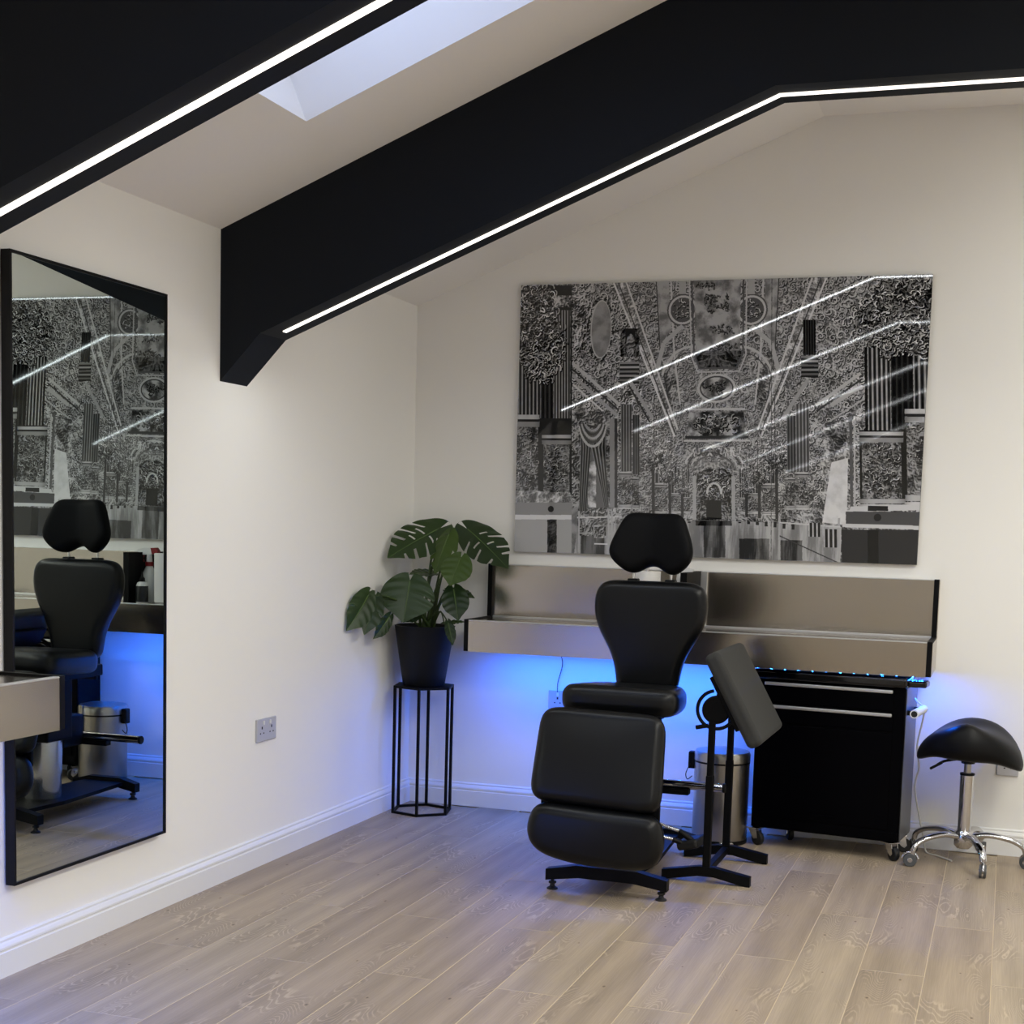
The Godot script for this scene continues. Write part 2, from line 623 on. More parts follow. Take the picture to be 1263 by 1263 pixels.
	obj("door_handle", st, mats.satin, d)

func make_planks(fl: Node3D) -> void:
	var w := 0.1885
	var l := 1.22
	var shapes := {}
	rng.seed = 5
	for r in 31:
		var x0 := maxf(-0.0055 + w * r, 0.0)
		var x1 := minf(-0.0055 + w * (r + 1), ROOM_W)
		var z := (0.66 if r % 2 == 0 else 1.27) - l
		while z < 10.0:
			var z0 := maxf(z, 0.0)
			var z1 := minf(z + l, ROOM_L)
			var i := rng.randi_range(0, 2)
			var j := rng.randi_range(0, 2)
			var flip := rng.randi_range(0, 1)
			var key := "%.4f %.4f %d" % [x1 - x0, z1 - z0, flip]
			if not shapes.has(key):
				shapes[key] = plank_mesh(x1 - x0, z1 - z0, flip == 1)
			var o := MeshInstance3D.new()
			o.mesh = shapes[key]
			o.name = child_name_fast("plank")
			o.set_surface_override_material(0, mats["wood%d%d" % [i, j]])
			o.set_surface_override_material(1, mats.limed_edge)
			fl.add_child(o, true)
			o.position = Vector3((x0 + x1) / 2, 0, (z0 + z1) / 2)
			z += l

var plank_count := 0
func child_name_fast(called: String) -> String:
	plank_count += 1
	return called if plank_count == 1 else "%s_%03d" % [called, plank_count - 1]

func plank_mesh(w: float, l: float, flip: bool) -> ArrayMesh:
	var e := 0.0014
	var hx := w / 2
	var hz := l / 2
	var u := [Vector2(0, l / 1.22), Vector2(1, l / 1.22), Vector2(1, 0), Vector2(0, 0)]
	if flip:
		u = [Vector2(1, 0), Vector2(0, 0), Vector2(0, l / 1.22), Vector2(1, l / 1.22)]
	var st := begin()
	quad(st, Vector3(-hx + e, 0, hz - e), Vector3(hx - e, 0, hz - e), Vector3(hx - e, 0, -hz + e), Vector3(-hx + e, 0, -hz + e), u[0], u[1], u[2], u[3])
	var m := st.commit()
	st = begin()
	var top := [Vector3(-hx + e, 0, hz - e), Vector3(hx - e, 0, hz - e), Vector3(hx - e, 0, -hz + e), Vector3(-hx + e, 0, -hz + e)]
	var low := [Vector3(-hx, -0.0012, hz), Vector3(hx, -0.0012, hz), Vector3(hx, -0.0012, -hz), Vector3(-hx, -0.0012, -hz)]
	for k in 4:
		var n := (k + 1) % 4
		quad(st, low[k], low[n], top[n], top[k])
		quad(st, low[k] + Vector3(0, -0.0048, 0), low[n] + Vector3(0, -0.0048, 0), low[n], low[k])
	return st.commit(m)

# ---------------------------------------------------------------- beams with light strips
func make_beams() -> void:
	var nth := ["third", "fourth", "fifth"]
	var beam_labels := [
		"black boxed beam across the room nearest the picture wall, its foot on the left wall",
		"black boxed beam filling the top left corner, nearer than the other"]
	var strip_labels := [
		"glowing white light strip under the beam nearest the picture wall",
		"glowing white light strip under the nearer beam in the top left corner"]
	var hw := 0.095
	for k in BEAM_Z.size():
		var zc: float = BEAM_Z[k]
		var left := [Vector2(0, 1.763), Vector2(0.153, 1.923), Vector2(1.868, 2.623)]
		var poly := PackedVector2Array(left)
		for p in [left[2], left[1], left[0]]:
			poly.append(Vector2(ROOM_W - p.x, p.y))
		poly.append(Vector2(ROOM_W, EAVE))
		poly.append(Vector2(ROOM_W - 1.785, FLAT))
		poly.append(Vector2(1.785, FLAT))
		poly.append(Vector2(0, EAVE))
		var st := begin()
		prism(st, at(0, 0, zc), poly, -hw, hw)
		var b := obj(numbered("roof_beam"), st, mats.beam)
		tag(b, beam_labels[k] if k < 2 else "black boxed beam behind the camera, carrying the %s reflected line in the picture" % nth[k - 2], "beam", "black portal beams", "structure")
		# strip: diffuser along slope, flat and slope
		var so := thing("light_strip", strip_labels[k] if k < 2 else "white light strip behind the camera, the %s reflected line down in the picture" % nth[k - 2], "light", Vector3.ZERO, 0.0, "white light strips under the beams")
		var path := [Vector2(0.196, 1.923 + 0.408 * 0.043), Vector2(1.868, 2.623), Vector2(ROOM_W - 1.868, 2.623), Vector2(ROOM_W - 0.196, 1.923 + 0.408 * 0.043)]
		for i in 3:
			var a: Vector2 = path[i]
			var c: Vector2 = path[i + 1]
			var d := (c - a).normalized()
			var nrm := Vector2(-d.y, d.x)
			var len_ := (c - a).length()
			var mid := (a + c) / 2
			var bas := Basis(Vector3(d.x, d.y, 0), Vector3(0, 0, -1), Vector3(nrm.x, nrm.y, 0))
			var s := begin()
			box(s, Transform3D(Basis(Vector3(d.x, d.y, 0), Vector3(nrm.x, nrm.y, 0), Vector3(0, 0, 1)), Vector3(mid.x - nrm.x * 0.002, mid.y - nrm.y * 0.002, zc)), Vector3(len_, 0.004, 0.025))
			obj("diffuser", s, mats.strip_glow, so)
			area_light("strip_light", Transform3D(bas, Vector3(mid.x - nrm.x * 0.006, mid.y - nrm.y * 0.006, zc)), Vector2(len_ - 0.01, 0.025), Color(0.97, 0.99, 1.0), STRIP_E * len_)

func make_added_panels() -> void:  # unseen ceiling lights, added to brighten the right side and the rear
	var where := ["beside the picture wall", "between the two beams in view", "above the camera", "behind the camera", "furthest behind the camera"]
	for k in 5:
		var z: float = [0.85, 2.5, 4.4, 6.6, 8.9][k]
		var t := thing("added_ceiling_panel", "square white ceiling panel light added unseen on the right of the room, " + where[k], "light", Vector3(3.70, FLAT, z), 0.0, "added ceiling panels")
		var st := begin()
		abox(st, Vector3(-0.30, -0.014, -0.30), Vector3(-0.285, 0.0, 0.30))
		abox(st, Vector3(0.285, -0.014, -0.30), Vector3(0.30, 0.0, 0.30))
		abox(st, Vector3(-0.285, -0.014, -0.30), Vector3(0.285, 0.0, -0.285))
		abox(st, Vector3(-0.285, -0.014, 0.285), Vector3(0.285, 0.0, 0.30))
		obj("frame", st, mats.gloss_white, t)
		st = begin()
		abox(st, Vector3(-0.285, -0.010, -0.285), Vector3(0.285, 0.0, 0.285))
		obj("diffuser", st, mats.strip_glow, t)
		area_light("added_panel_light", Transform3D(Basis(Vector3(1, 0, 0), Vector3(0, 0, -1), Vector3(0, 1, 0)), Vector3(3.70, FLAT - 0.012, z)), Vector2(0.56, 0.56), Color(1.0, 0.988, 0.94), ADDED_PANEL_E * [0.6, 1.0, 1.0, 0.9, 0.9][k])

# ---------------------------------------------------------------- mirror and picture
func make_mirror() -> void:
	var t := thing("wall_mirror", "tall black-framed rectangular mirror hung on the left wall", "mirror", Vector3(0.004, 1.127, 2.5365), 0.005)
	var st := begin()
	var hw := 0.392
	var hh := 0.869
	var f := 0.008
	for e in [[-hw, -hw + f, -hh, hh], [hw - f, hw, -hh, hh]]:
		abox(st, Vector3(0, e[2], e[0]), Vector3(0.030, e[3], e[1]))
	for e in [[-hh, -hh + f], [hh - f, hh]]:
		abox(st, Vector3(0, e[0], -hw + f), Vector3(0.030, e[1], hw - f))
	abox(st, Vector3(0, -hh + f, -hw + f), Vector3(0.018, hh - f, hw - f))
	obj("frame", st, mats.black, t)
	st = begin()
	quad(st, Vector3(0.0262, -hh + f, hw - f), Vector3(0.0262, -hh + f, -hw + f), Vector3(0.0262, hh - f, -hw + f), Vector3(0.0262, hh - f, hw - f))
	var g := begin()
	abox(g, Vector3(0.018, -hh + f, -hw + f), Vector3(0.0262, hh - f, hw - f))
	obj("mirror_glass", g, mats.mirror, t)

# the print, in levels of the picture as it hangs in the room
var A := PackedFloat32Array()
var AW := 1152
var AH := 768
var NZ := []

func tx(p: Vector2) -> Vector2:
	# from the drawing's own frame (a 1263 x 902 sketch of the panel) to pixels of the print
	var yy := (p.y - 72.0) / 743.0
	var xl := 52.0 - 20.0 * yy
	var xr := 1200.0 - 53.0 * (p.y - 40.0) / 808.0
	var u := (p.x - xl) / (xr - xl)
	var yt := 72.0 - 32.0 * u
	var yb := 815.0 + 33.0 * u
	return Vector2(u * AW, (p.y - yt) / (yb - yt) * AH)

func tone(mode: int, lo: float, hi: float, u: float, x: int, y: int, k: float) -> float:
	if mode == 0:
		return hi
	if mode == 1:      # carving
		return lo + (hi - lo) * carve(x, y, k)
	if mode == 2:      # flutes
		var c := 0.5 + 0.5 * cos(u * TAU * k)
		return lo + (hi - lo) * c * c * (0.9 + 0.1 * NZ[0][y * AW + x] / 128.0)
	if mode == 3:      # clouds and figures
		var v := clampf((NZ[2][y * AW + x] - 128.0 + 0.12 * (NZ[3][y * AW + x] - 128.0)) / 120.0 + k, 0.0, 1.0)
		return lo + (hi - lo) * v
	if mode == 4:      # polish: upright streaks
		var w: float = NZ[2][(y / 5) * AW + x] + 0.25 * NZ[3][(y / 9) * AW + x] - 32.0
		return lo + (hi - lo) * clampf((w - 70.0) / 110.0, 0.0, 1.0)
	# round column: lit from one side
	return lo + (hi - lo) * sin(PI * clampf(u * 0.9 + 0.05, 0.0, 1.0)) * (0.8 + 0.2 * cos(u * TAU * k))

func carve(x: int, y: int, k: float) -> float:
	# the relief of acanthus and figures: filigree of two sizes with shade between, the same on both sides of the axis
	var mx := x if x < 573 else 1146 - x
	mx = clampi(mx, 3, AW - 4)
	var yy := clampi(y, 3, AH - 4)
	var i := yy * AW + mx
	var a: float = NZ[0][i]
	var b: float = NZ[1][i]
	var e: float = NZ[1][i + 1 + AW] - NZ[1][i - 1 - AW]
	var big: float = NZ[2][i]
	var f := clampf((a - 118.0) / 88.0, 0.0, 1.0)
	var g := clampf((b - 118.0) / 96.0, 0.0, 1.0)
	var v: float = 0.05 + 0.42 * f * f + 0.30 * g * g + e * 0.0036 * k + (big - 128.0) * 0.0050 + 0.16
	return clampf(v, 0.0, 1.0)

func poly(pts: Array, mode: int, lo: float, hi: float, k := 1.0) -> void:
	var q := []
	for p in pts:
		q.append(tx(p))
	var y0 := 1e9
	var y1 := -1e9
	for p in q:
		y0 = minf(y0, p.y)
		y1 = maxf(y1, p.y)
	for y in range(maxi(0, int(y0)), mini(AH, int(y1) + 1)):
		var xa := 1e9
		var xb := -1e9
		var fy := clampf(y + 0.5, y0 + 0.001, y1 - 0.001)
		for i in q.size():
			var a: Vector2 = q[i]
			var b: Vector2 = q[(i + 1) % q.size()]
			if (a.y <= fy) != (b.y <= fy):
				var x := a.x + (b.x - a.x) * (fy - a.y) / (b.y - a.y)
				xa = minf(xa, x)
				xb = maxf(xb, x)
		var ia := maxi(0, roundi(xa))
		var ib := mini(AW, roundi(xb))
		for x in range(ia, ib):
			A[y * AW + x] = tone(mode, lo, hi, (x - xa) / maxf(xb - xa, 1.0), x, y, k)

func oval(c: Vector2, rx: float, ry: float, mode: int, lo: float, hi: float, k := 1.0, inner := 0.0) -> void:
	var o := tx(c)
	var ex := rx * AW / 1140.0
	var ey := ry * AH / 770.0
	for y in range(maxi(0, int(o.y - ey)), mini(AH, int(o.y + ey) + 1)):
		for x in range(maxi(0, int(o.x - ex)), mini(AW, int(o.x + ex) + 1)):
			var d := Vector2((x - o.x) / ex, (y - o.y) / ey).length()
			if d < 1.0 and d >= inner:
				A[y * AW + x] = tone(mode, lo, hi, 0.5 + (x - o.x) / ex / 2, x, y, k)

func stroke(pts: Array, wd: float, v: float) -> void:
	for i in pts.size() - 1:
		var a: Vector2 = pts[i]
		var b: Vector2 = pts[i + 1]
		var n := (b - a).orthogonal().normalized() * wd / 2
		poly([a + n, b + n, b - n, a - n], 0, v, v)

func arc(c: Vector2, rx: float, ry: float, a0: float, a1: float, wd: float, v: float) -> void:
	var pts := []
	for i in 13:
		var a := deg_to_rad(lerpf(a0, a1, i / 12.0))
		pts.append(c + Vector2(cos(a) * rx, -sin(a) * ry))
	stroke(pts, wd, v)

func V(x: float, y: float) -> Vector2:
	return Vector2(x, y)

func R(x0: float, y0: float, x1: float, y1: float, mode: int, lo: float, hi: float, k := 1.0) -> void:
	poly([V(x0, y0), V(x1, y0), V(x1, y1), V(x0, y1)], mode, lo, hi, k)

func column(x0: float, x1: float, y0: float, y1: float, lo: float, hi: float, flutes: float) -> void:
	R(x0, y0, x1, y1, 2, lo, hi, flutes)

func drum(x0: float, x1: float, y0: float, y1: float, lo: float, hi: float) -> void:
	# carved drum of a column between two mouldings
	var h := y1 - y0
	R(x0, y0, x1, y1, 1, lo, hi * 0.7, 1.2)
	sprays(V((x0 + x1) / 2, (y0 + y1) / 2), (x1 - x0) * 0.44, h * 0.36, 20 + int((x1 - x0) * 0.9), 4.0 + (x1 - x0) * 0.06, lo * 0.6, hi, int(x0))
	var e := (x1 - x0) * 0.06
	R(x0 - e, y0, x1 + e, y0 + h * 0.05, 5, hi * 0.6, hi * 1.05)
	R(x0 - e, y0 + h * 0.05, x1 + e, y0 + h * 0.08, 0, lo, lo)
	R(x0 - e, y0 + h * 0.08, x1 + e, y0 + h * 0.14, 5, hi * 0.45, hi * 0.8)
	R(x0 - e * 1.5, y1 - h * 0.12, x1 + e * 1.5, y1 - h * 0.06, 5, hi * 0.5, hi)
	R(x0 - e * 2.0, y1 - h * 0.05, x1 + e * 2.0, y1, 5, hi * 0.6, hi * 1.1)

# gilded scrolls: rows of S-curves, rosettes and beads, light with a shadow below, mirrored about the axis
func scrolls() -> void:
	var r := RandomNumberGenerator.new()
	r.seed = 77
	for i in 2100:
		var p := Vector2(r.randf_range(0.0, 560.0), r.randf_range(40.0, 700.0))
		var near := p.x / 560.0
		var far := 1.0 - near
		var size := lerpf(13.0, 5.0, near * clampf((p.y - 40.0) / 650.0, 0.0, 1.0)) * r.randf_range(0.6, 1.35)
		var lite := r.randf_range(92.0, 132.0) + far * 24.0
		var dark := r.randf_range(6.0, 30.0) + 34.0 * near
		var a0 := r.randf_range(0.0, 360.0)
		var turn := r.randf_range(160.0, 420.0) * (1.0 if r.randf() < 0.5 else -1.0)
		var kind := r.randi_range(0, 4)
		var wd := size * r.randf_range(0.16, 0.30)
		for s in [-1.0, 1.0]:
			var c := Vector2(612.0 + s * (572.0 - p.x), p.y)
			if kind < 4:
				var pts := []
				var low := []
				for k in 9:
					var t := k / 8.0
					var a := deg_to_rad(a0 + turn * t)
					var q := Vector2(cos(a) * s, sin(a)) * size * (1.0 - 0.72 * t)
					pts.append(c + q)
					low.append(c + q + Vector2(1.8, 2.2))
				stroke(low, wd * 1.25, dark)
				stroke(pts, wd, lite)
			else:
				oval(c + Vector2(1.5, 2), size * 0.5, size * 0.5, 0, dark, dark)
				oval(c, size * 0.42, size * 0.42, 0, lite, lite)
				oval(c, size * 0.22, size * 0.22, 0, dark, dark)

# leaves and curls heaped in an oval
func sprays(c: Vector2, rx: float, ry: float, count: int, size: float, lo: float, hi: float, sd: int) -> void:
	var r := RandomNumberGenerator.new()
	r.seed = sd
	for i in count:
		var a := r.randf_range(0.0, TAU)
		var d := sqrt(r.randf()) 
		var p := c + Vector2(cos(a) * rx, sin(a) * ry) * d
		var z := size * r.randf_range(0.5, 1.3)
		var a0 := r.randf_range(0.0, TAU)
		var bend := r.randf_range(-2.6, 2.6)
		var pts := []
		var low := []
		for k in 6:
			var t := k / 5.0
			var q := p + Vector2(cos(a0 + bend * t), sin(a0 + bend * t)) * z * (0.3 + 0.7 * t)
			pts.append(q)
			low.append(q + Vector2(1.6, 2.4))
		stroke(low, z * 0.34, lo)
		stroke(pts, z * 0.24, lerpf(lo, hi, r.randf_range(0.35, 1.0)))

func make_print() -> ImageTexture:
	var src := [noise(FastNoiseLite.TYPE_SIMPLEX_SMOOTH, 0.024, 2, 3, FastNoiseLite.FRACTAL_RIDGED), noise(FastNoiseLite.TYPE_SIMPLEX_SMOOTH, 0.060, 2, 8, FastNoiseLite.FRACTAL_RIDGED), noise(FastNoiseLite.TYPE_SIMPLEX, 0.016, 5, 21), noise(FastNoiseLite.TYPE_SIMPLEX, 0.13, 2, 5)]
	for n in src:
		var im: Image = n.get_image(AW, AH)
		im.convert(Image.FORMAT_L8)
		NZ.append(im.get_data())
	A.resize(AW * AH)
	# ground: relief everywhere, darker and harsher to the sides, flatter in the vault
	for y in AH:
		for x in AW:
			var u := absf(x / float(AW) - 0.497) * 2.0
			var v := y / float(AH)
			var g := carve(x, y, 1.25)
			var lo := 30.0 + 44.0 * (1.0 - u) * (1.0 - v * 0.4)
			var hi := 126.0 + 16.0 * u
			A[y * AW + x] = lo + (hi - lo) * g
	scrolls()
	# the vault: painted fields in frames
	for s in [-1.0, 1.0]:
		var m := 622.0
		# plain vault fields beside the middle
		poly([V(m + s * 172, 50), V(m + s * 135, 50), V(m + s * 128, 190), V(m + s * 160, 240)], 3, 74, 116, 0.6)
		poly([V(m + s * 160, 250), V(m + s * 120, 270), V(m + s * 108, 380), V(m + s * 135, 420)], 1, 40, 128, 1.4)
		stroke([V(m + s * 172, 40), V(m + s * 160, 260), V(m + s * 128, 440)], 3, 46)
		stroke([V(m + s * 130, 40), V(m + s * 120, 260), V(m + s * 104, 400)], 5, 132)
		# sloping cornices towards the far end
		poly([V(m + s * 300, 50), V(m + s * 262, 50), V(m + s * 112, 470), V(m + s * 120, 490)], 1, 60, 150, 1.1)
		stroke([V(m + s * 300, 50), V(m + s * 120, 490)], 5, 150)
		stroke([V(m + s * 286, 50), V(m + s * 116, 486)], 3, 44)
		stroke([V(m + s * 262, 50), V(m + s * 111, 470)], 5, 142)
		oval(V(m + s * 96, 138), 44, 44, 0, 58, 58)
		oval(V(m + s * 96, 138), 40, 40, 0, 132, 132)
		oval(V(m + s * 96, 138), 34, 34, 0, 60, 60)
		sprays(V(m + s * 96, 138), 25, 25, 34, 10.0, 26, 146, 12)
		stroke([V(m + s * 96, 50), V(m + s * 96, 95)], 20, 116)
		stroke([V(m + s * 96, 182), V(m + s * 150, 230), V(m + s * 168, 300)], 12, 120)
		arc(V(m + s * 70, 360), 90, 120, 20 if s > 0 else 160, 110 if s > 0 else 70, 7, 130)
		arc(V(m + s * 70, 360), 78, 105, 20 if s > 0 else 160, 110 if s > 0 else 70, 3, 50)
	# middle field with painted figures
	poly([V(558, 40), V(690, 36), V(686, 250), V(672, 282), V(574, 284), V(562, 252)], 3, 70, 118, 0.62)
	for f in [[618.0, 105.0, 34.0, 13.0], [642.0, 128.0, 18.0, 10.0], [604.0, 126.0, 14.0, 16.0], [636.0, 192.0, 30.0, 9.0], [612.0, 255.0, 10.0, 9.0], [650.0, 238.0, 34.0, 5.0], [590.0, 70.0, 22.0, 6.0]]:
		sprays(V(f[0], f[1]), f[2], f[3], 26, 9.0, 24, 92, int(f[0] + f[1]))
	poly([V(556, 252), V(566, 284), V(680, 282), V(692, 250), V(680, 300), V(570, 302)], 1, 14, 74, 1.2)
	stroke([V(552, 40), V(558, 262), V(574, 300), V(676, 298), V(694, 258), V(698, 36)], 5, 60)
	stroke([V(545, 40), V(551, 268), V(568, 310), V(684, 307), V(702, 262), V(706, 36)], 4, 128)
	# round and long fields below it
	oval(V(620, 354), 54, 40, 0, 130, 130)
	oval(V(620, 354), 47, 34, 0, 50, 50)
	oval(V(620, 354), 43, 30, 3, 44, 128, 0.5)
	sprays(V(616, 350), 30, 16, 34, 9.0, 14, 92, 4)
	poly([V(545, 420), V(694, 418), V(704, 486), V(536, 488)], 3, 24, 124, 0.4)
	sprays(V(620, 452), 70, 28, 90, 11.0, 16, 146, 9)
	stroke([V(540, 414), V(700, 412)], 6, 132)
	stroke([V(532, 492), V(708, 490)], 8, 36)
	stroke([V(528, 502), V(712, 500)], 5, 138)
	for i in 4:
		arc(V(612, 578), 82 - i * 9, 62 - i * 9, 12, 168, 5, [140.0, 58.0, 128.0, 70.0][i])
	poly([V(545, 520), V(690, 518), V(680, 545), V(556, 546)], 1, 50, 150, 1.5)
	# far end: dark arch, mantel, candlesticks
	poly([V(566, 590), V(600, 578), V(640, 580), V(660, 592), V(664, 724), V(560, 724)], 1, 14, 100, 1.6)
	sprays(V(612, 622), 44, 34, 120, 9.0, 8, 160, 31)
	sprays(V(612, 665), 22, 18, 40, 7.0, 10, 140, 33)
	R(590, 668, 632, 722, 0, 16, 16)
	arc(V(612, 650), 20, 30, 0, 180, 6, 136)
	R(552, 600, 562, 724, 0, 118, 118)
	R(660, 600, 670, 724, 0, 118, 118)
	# side walls: one bay after another, smaller towards the end
	for s in [-1.0, 1.0]:
		var m := 612.0
		for b in [[78.0, 18.0, 640.0, 716.0], [108.0, 26.0, 628.0, 718.0], [150.0, 34.0, 600.0, 722.0]]:
			column(m + s * b[0] - b[1] / 2, m + s * b[0] + b[1] / 2, b[2] - 60, b[2] + 20, 36, 104, 3)
			drum(m + s * b[0] - b[1] / 2, m + s * b[0] + b[1] / 2, b[2] + 20, b[3] - 12, 44, 150)
			R(m + s * (b[0] + b[1] * 0.62) - 4, b[2] - 40, m + s * (b[0] + b[1] * 0.62) + 4, b[3], 0, 40, 40)
		# glittering chandeliers: bright clusters on chains
		for c in [[168.0, 528.0, 66.0, 62.0], [120.0, 590.0, 44.0, 40.0], [88.0, 632.0, 26.0, 24.0]]:
			sprays(V(m + s * c[0], c[1]), c[2], c[3] * 0.8, 130, c[2] * 0.16, 60, 172, int(c[0]))
			sprays(V(m + s * c[0], c[1] + c[3] * 0.5), c[2] * 0.6, c[3] * 0.3, 50, c[2] * 0.14, 22, 96, int(c[0]) + 3)
			sprays(V(m + s * c[0], c[1] - c[3] * 0.9), c[2] * 0.5, c[3] * 0.6, 60, c[2] * 0.14, 56, 160, int(c[0]) + 5)
			stroke([V(m + s * c[0], c[1] - c[3] * 2.4), V(m + s * c[0], c[1])], 2, 50)
	# left wall, middle bay
	column(348, 380, 398, 590, 40, 100, 4)
	column(382, 402, 430, 596, 28, 74, 3)
	drum(342, 378, 588, 694, 36, 150)
	drum(380, 400, 604, 694, 30, 132)
	R(348, 190, 402, 268, 1, 8, 84, 1.6)
	R(362, 190, 390, 258, 0, 22, 22)
	oval(V(376, 236), 13, 32, 1, 30, 112, 1.8)
	for i in 5:
		R(345, 282 + i * 12, 402, 288 + i * 12, 0, 0, [96.0, 120.0, 84.0, 104.0, 76.0][i])
		R(345, 288 + i * 12, 402, 294 + i * 12, 0, 0, 26)
	R(340, 350, 408, 400, 1, 28, 150, 1.9)
	# right wall, middle bay
	column(812, 836, 430, 590, 34, 78, 3)
	column(836, 872, 398, 585, 44, 104, 4)
	drum(834, 868, 588, 694, 36, 150)
	drum(806, 832, 604, 694, 34, 136)
	R(858, 165, 892, 262, 2, 6, 40, 5)
	for i in 5:
		R(852, 264 + i * 12, 898, 270 + i * 12, 0, 0, [88.0, 110.0, 70.0, 96.0, 66.0][i])
		R(852, 270 + i * 12, 898, 276 + i * 12, 0, 0, 20)
	# oval field high on the left, its frame
	oval(V(288, 192), 40, 92, 1, 20, 140, 2.0)
	oval(V(290, 192), 31, 82, 0, 126, 126)
	oval(V(291, 192), 28, 78, 3, 84, 106, 0.6)
	R(212, 100, 246, 250, 1, 14, 150, 1.7)
	# sloping entablatures that join the bays
	for l in [[V(205, 285), V(345, 402), 9.0, 128.0], [V(205, 302), V(342, 416), 5.0, 40.0], [V(205, 318), V(338, 432), 9.0, 110.0], [V(208, 345), V(335, 452), 5.0, 140.0], [V(372, 330), V(440, 440), 10.0, 112.0], [V(372, 348), V(432, 450), 5.0, 42.0],
			[V(1010, 312), V(890, 402), 9.0, 130.0], [V(1010, 330), V(892, 418), 5.0, 36.0], [V(1012, 346), V(930, 402), 12.0, 122.0], [V(870, 330), V(800, 440), 10.0, 112.0], [V(1022, 380), V(890, 470), 5.0, 120.0]]:
		stroke([l[0], l[1]], l[2], l[3])
	# left: tall window with swagged drapes
	R(212, 420, 320, 700, 1, 26, 116, 1.2)
	R(208, 440, 222, 690, 1, 20, 120, 1.6)
	R(316, 440, 330, 690, 0, 96, 96)
	R(330, 440, 338, 690, 0, 40, 40)
	poly([V(232, 470), V(306, 466), V(300, 690), V(240, 692)], 0, 66, 66)
	R(252, 560, 276, 690, 3, 60, 150, 0.4)
	poly([V(232, 462), V(262, 520), V(246, 700), V(226, 700)], 2, 26, 92, 4)
	poly([V(300, 462), V(262, 520), V(290, 640), V(300, 690), V(312, 690)], 2, 18, 96, 4)
	for i in 6:
		arc(V(266, 440), 40 - i * 4, 78 - i * 11, 195, 345, 7, [126.0, 48.0, 118.0, 44.0, 108.0, 40.0][i])
	oval(V(266, 440), 38, 18, 1, 36, 130, 1.8)
	# right: tall pale window
	poly([V(912, 450), V(985, 436), V(990, 700), V(902, 730)], 1, 40, 140, 1.2)
	poly([V(930, 560), V(974, 548), V(968, 735), V(904, 730)], 3, 138, 152, 0.8)
	poly([V(925, 470), V(975, 462), V(968, 500), V(938, 545), V(926, 560)], 1, 24, 104, 1.5)
	stroke([V(982, 430), V(982, 690)], 8, 60)
	stroke([V(992, 430), V(990, 690)], 5, 124)
	# big columns on the left
	R(40, 72, 205, 440, 0, 0, 26)
	column(44, 112, 72, 445, 22, 112, 6)
	column(112, 150, 100, 490, 14, 44, 3)
	column(150, 200, 140, 492, 26, 120, 6)
	for c in [[100.0, 120.0, 62.0, 60.0], [75.0, 215.0, 46.0, 80.0], [140.0, 235.0, 48.0, 82.0], [110.0, 300.0, 44.0, 40.0]]:
		oval(V(c[0], c[1]), c[2] * 0.85, c[3] * 0.85, 1, 0, 90, 2.0)
		sprays(V(c[0], c[1]), c[2], c[3], 190, 13.0, 6, 168, int(c[0]))
	R(150, 100, 210, 132, 1, 20, 140, 1.4)
	R(30, 440, 205, 690, 0, 0, 24)
	drum(30, 104, 430, 672, 24, 150)
	drum(120, 198, 486, 676, 22, 142)
	poly([V(30, 642), V(200, 648), V(206, 684), V(28, 684)], 1, 60, 150, 0.5)
	R(24, 676, 206, 712, 0, 96, 96)
	oval(V(142, 694), 9, 9, 0, 30, 30)
	R(24, 711, 206, 724, 0, 150, 150)
	R(24, 724, 206, 830, 0, 116, 116)
	R(132, 724, 160, 824, 1, 18, 60, 1.0)
	R(204, 690, 222, 830, 3, 70, 104, 0.5)
	# big columns on the right
	R(1020, 240, 1200, 480, 0, 0, 14)
	column(1028, 1088, 240, 478, 16, 128, 5)
	column(1088, 1146, 250, 470, 4, 26, 4)
	column(1146, 1190, 236, 420, 10, 124, 3)
	for c in [[1120.0, 110.0, 96.0, 84.0], [1050.0, 170.0, 58.0, 66.0], [1150.0, 210.0, 60.0, 60.0], [1090.0, 225.0, 40.0, 40.0]]:
		oval(V(c[0], c[1]), c[2] * 0.85, c[3] * 0.85, 1, 0, 90, 2.0)
		sprays(V(c[0], c[1]), c[2], c[3], 190, 13.0, 6, 168, int(c[0]))
	R(1004, 470, 1190, 690, 0, 0, 16)
	drum(1010, 1112, 474, 688, 20, 150)
	drum(1126, 1190, 410, 684, 24, 156)
	poly([V(980, 684), V(1190, 676), V(1190, 692), V(974, 700)], 0, 140, 140)
	R(1024, 682, 1076, 696, 0, 20, 20)
	R(966, 698, 1190, 738, 0, 50, 50)
	oval(V(1048, 714), 10, 10, 0, 22, 22)
	poly([V(958, 732), V(1190, 738), V(1190, 750), V(956, 742)], 0, 142, 142)
	R(954, 749, 1190, 860, 0, 30, 30)
	R(1022, 750, 1050, 860, 0, 14, 14)
	# polished floor
	poly([V(222, 742), V(560, 726), V(668, 726), V(955, 742), V(948, 870), V(206, 860)], 4, 84, 124, 1)
	for p in [[582, 730, 642, 830, 50.0], [680, 776, 762, 836, 44.0], [792, 780, 850, 838, 36.0], [232, 770, 300, 826, 40.0], [560, 726, 660, 740, 22.0], [400, 740, 440, 800, 70.0]]:
		poly([V(p[0], p[1]), V(p[2], p[1]), V(p[2], p[3]), V(p[0], p[3])], 4, p[4] - 12.0, p[4] + 34.0, 1)
	for s in [-1.0, 1.0]:
		for i in 7:
			var x: float = 612 + s * (70 + i * 24)
			R(x - 4, 728, x + 4, 732 + i * 3, 0, 24, 24)
		R(minf(612 + s * 60, 612 + s * 240), 720, maxf(612 + s * 60, 612 + s * 240), 727, 1, 20, 128, 1.5)
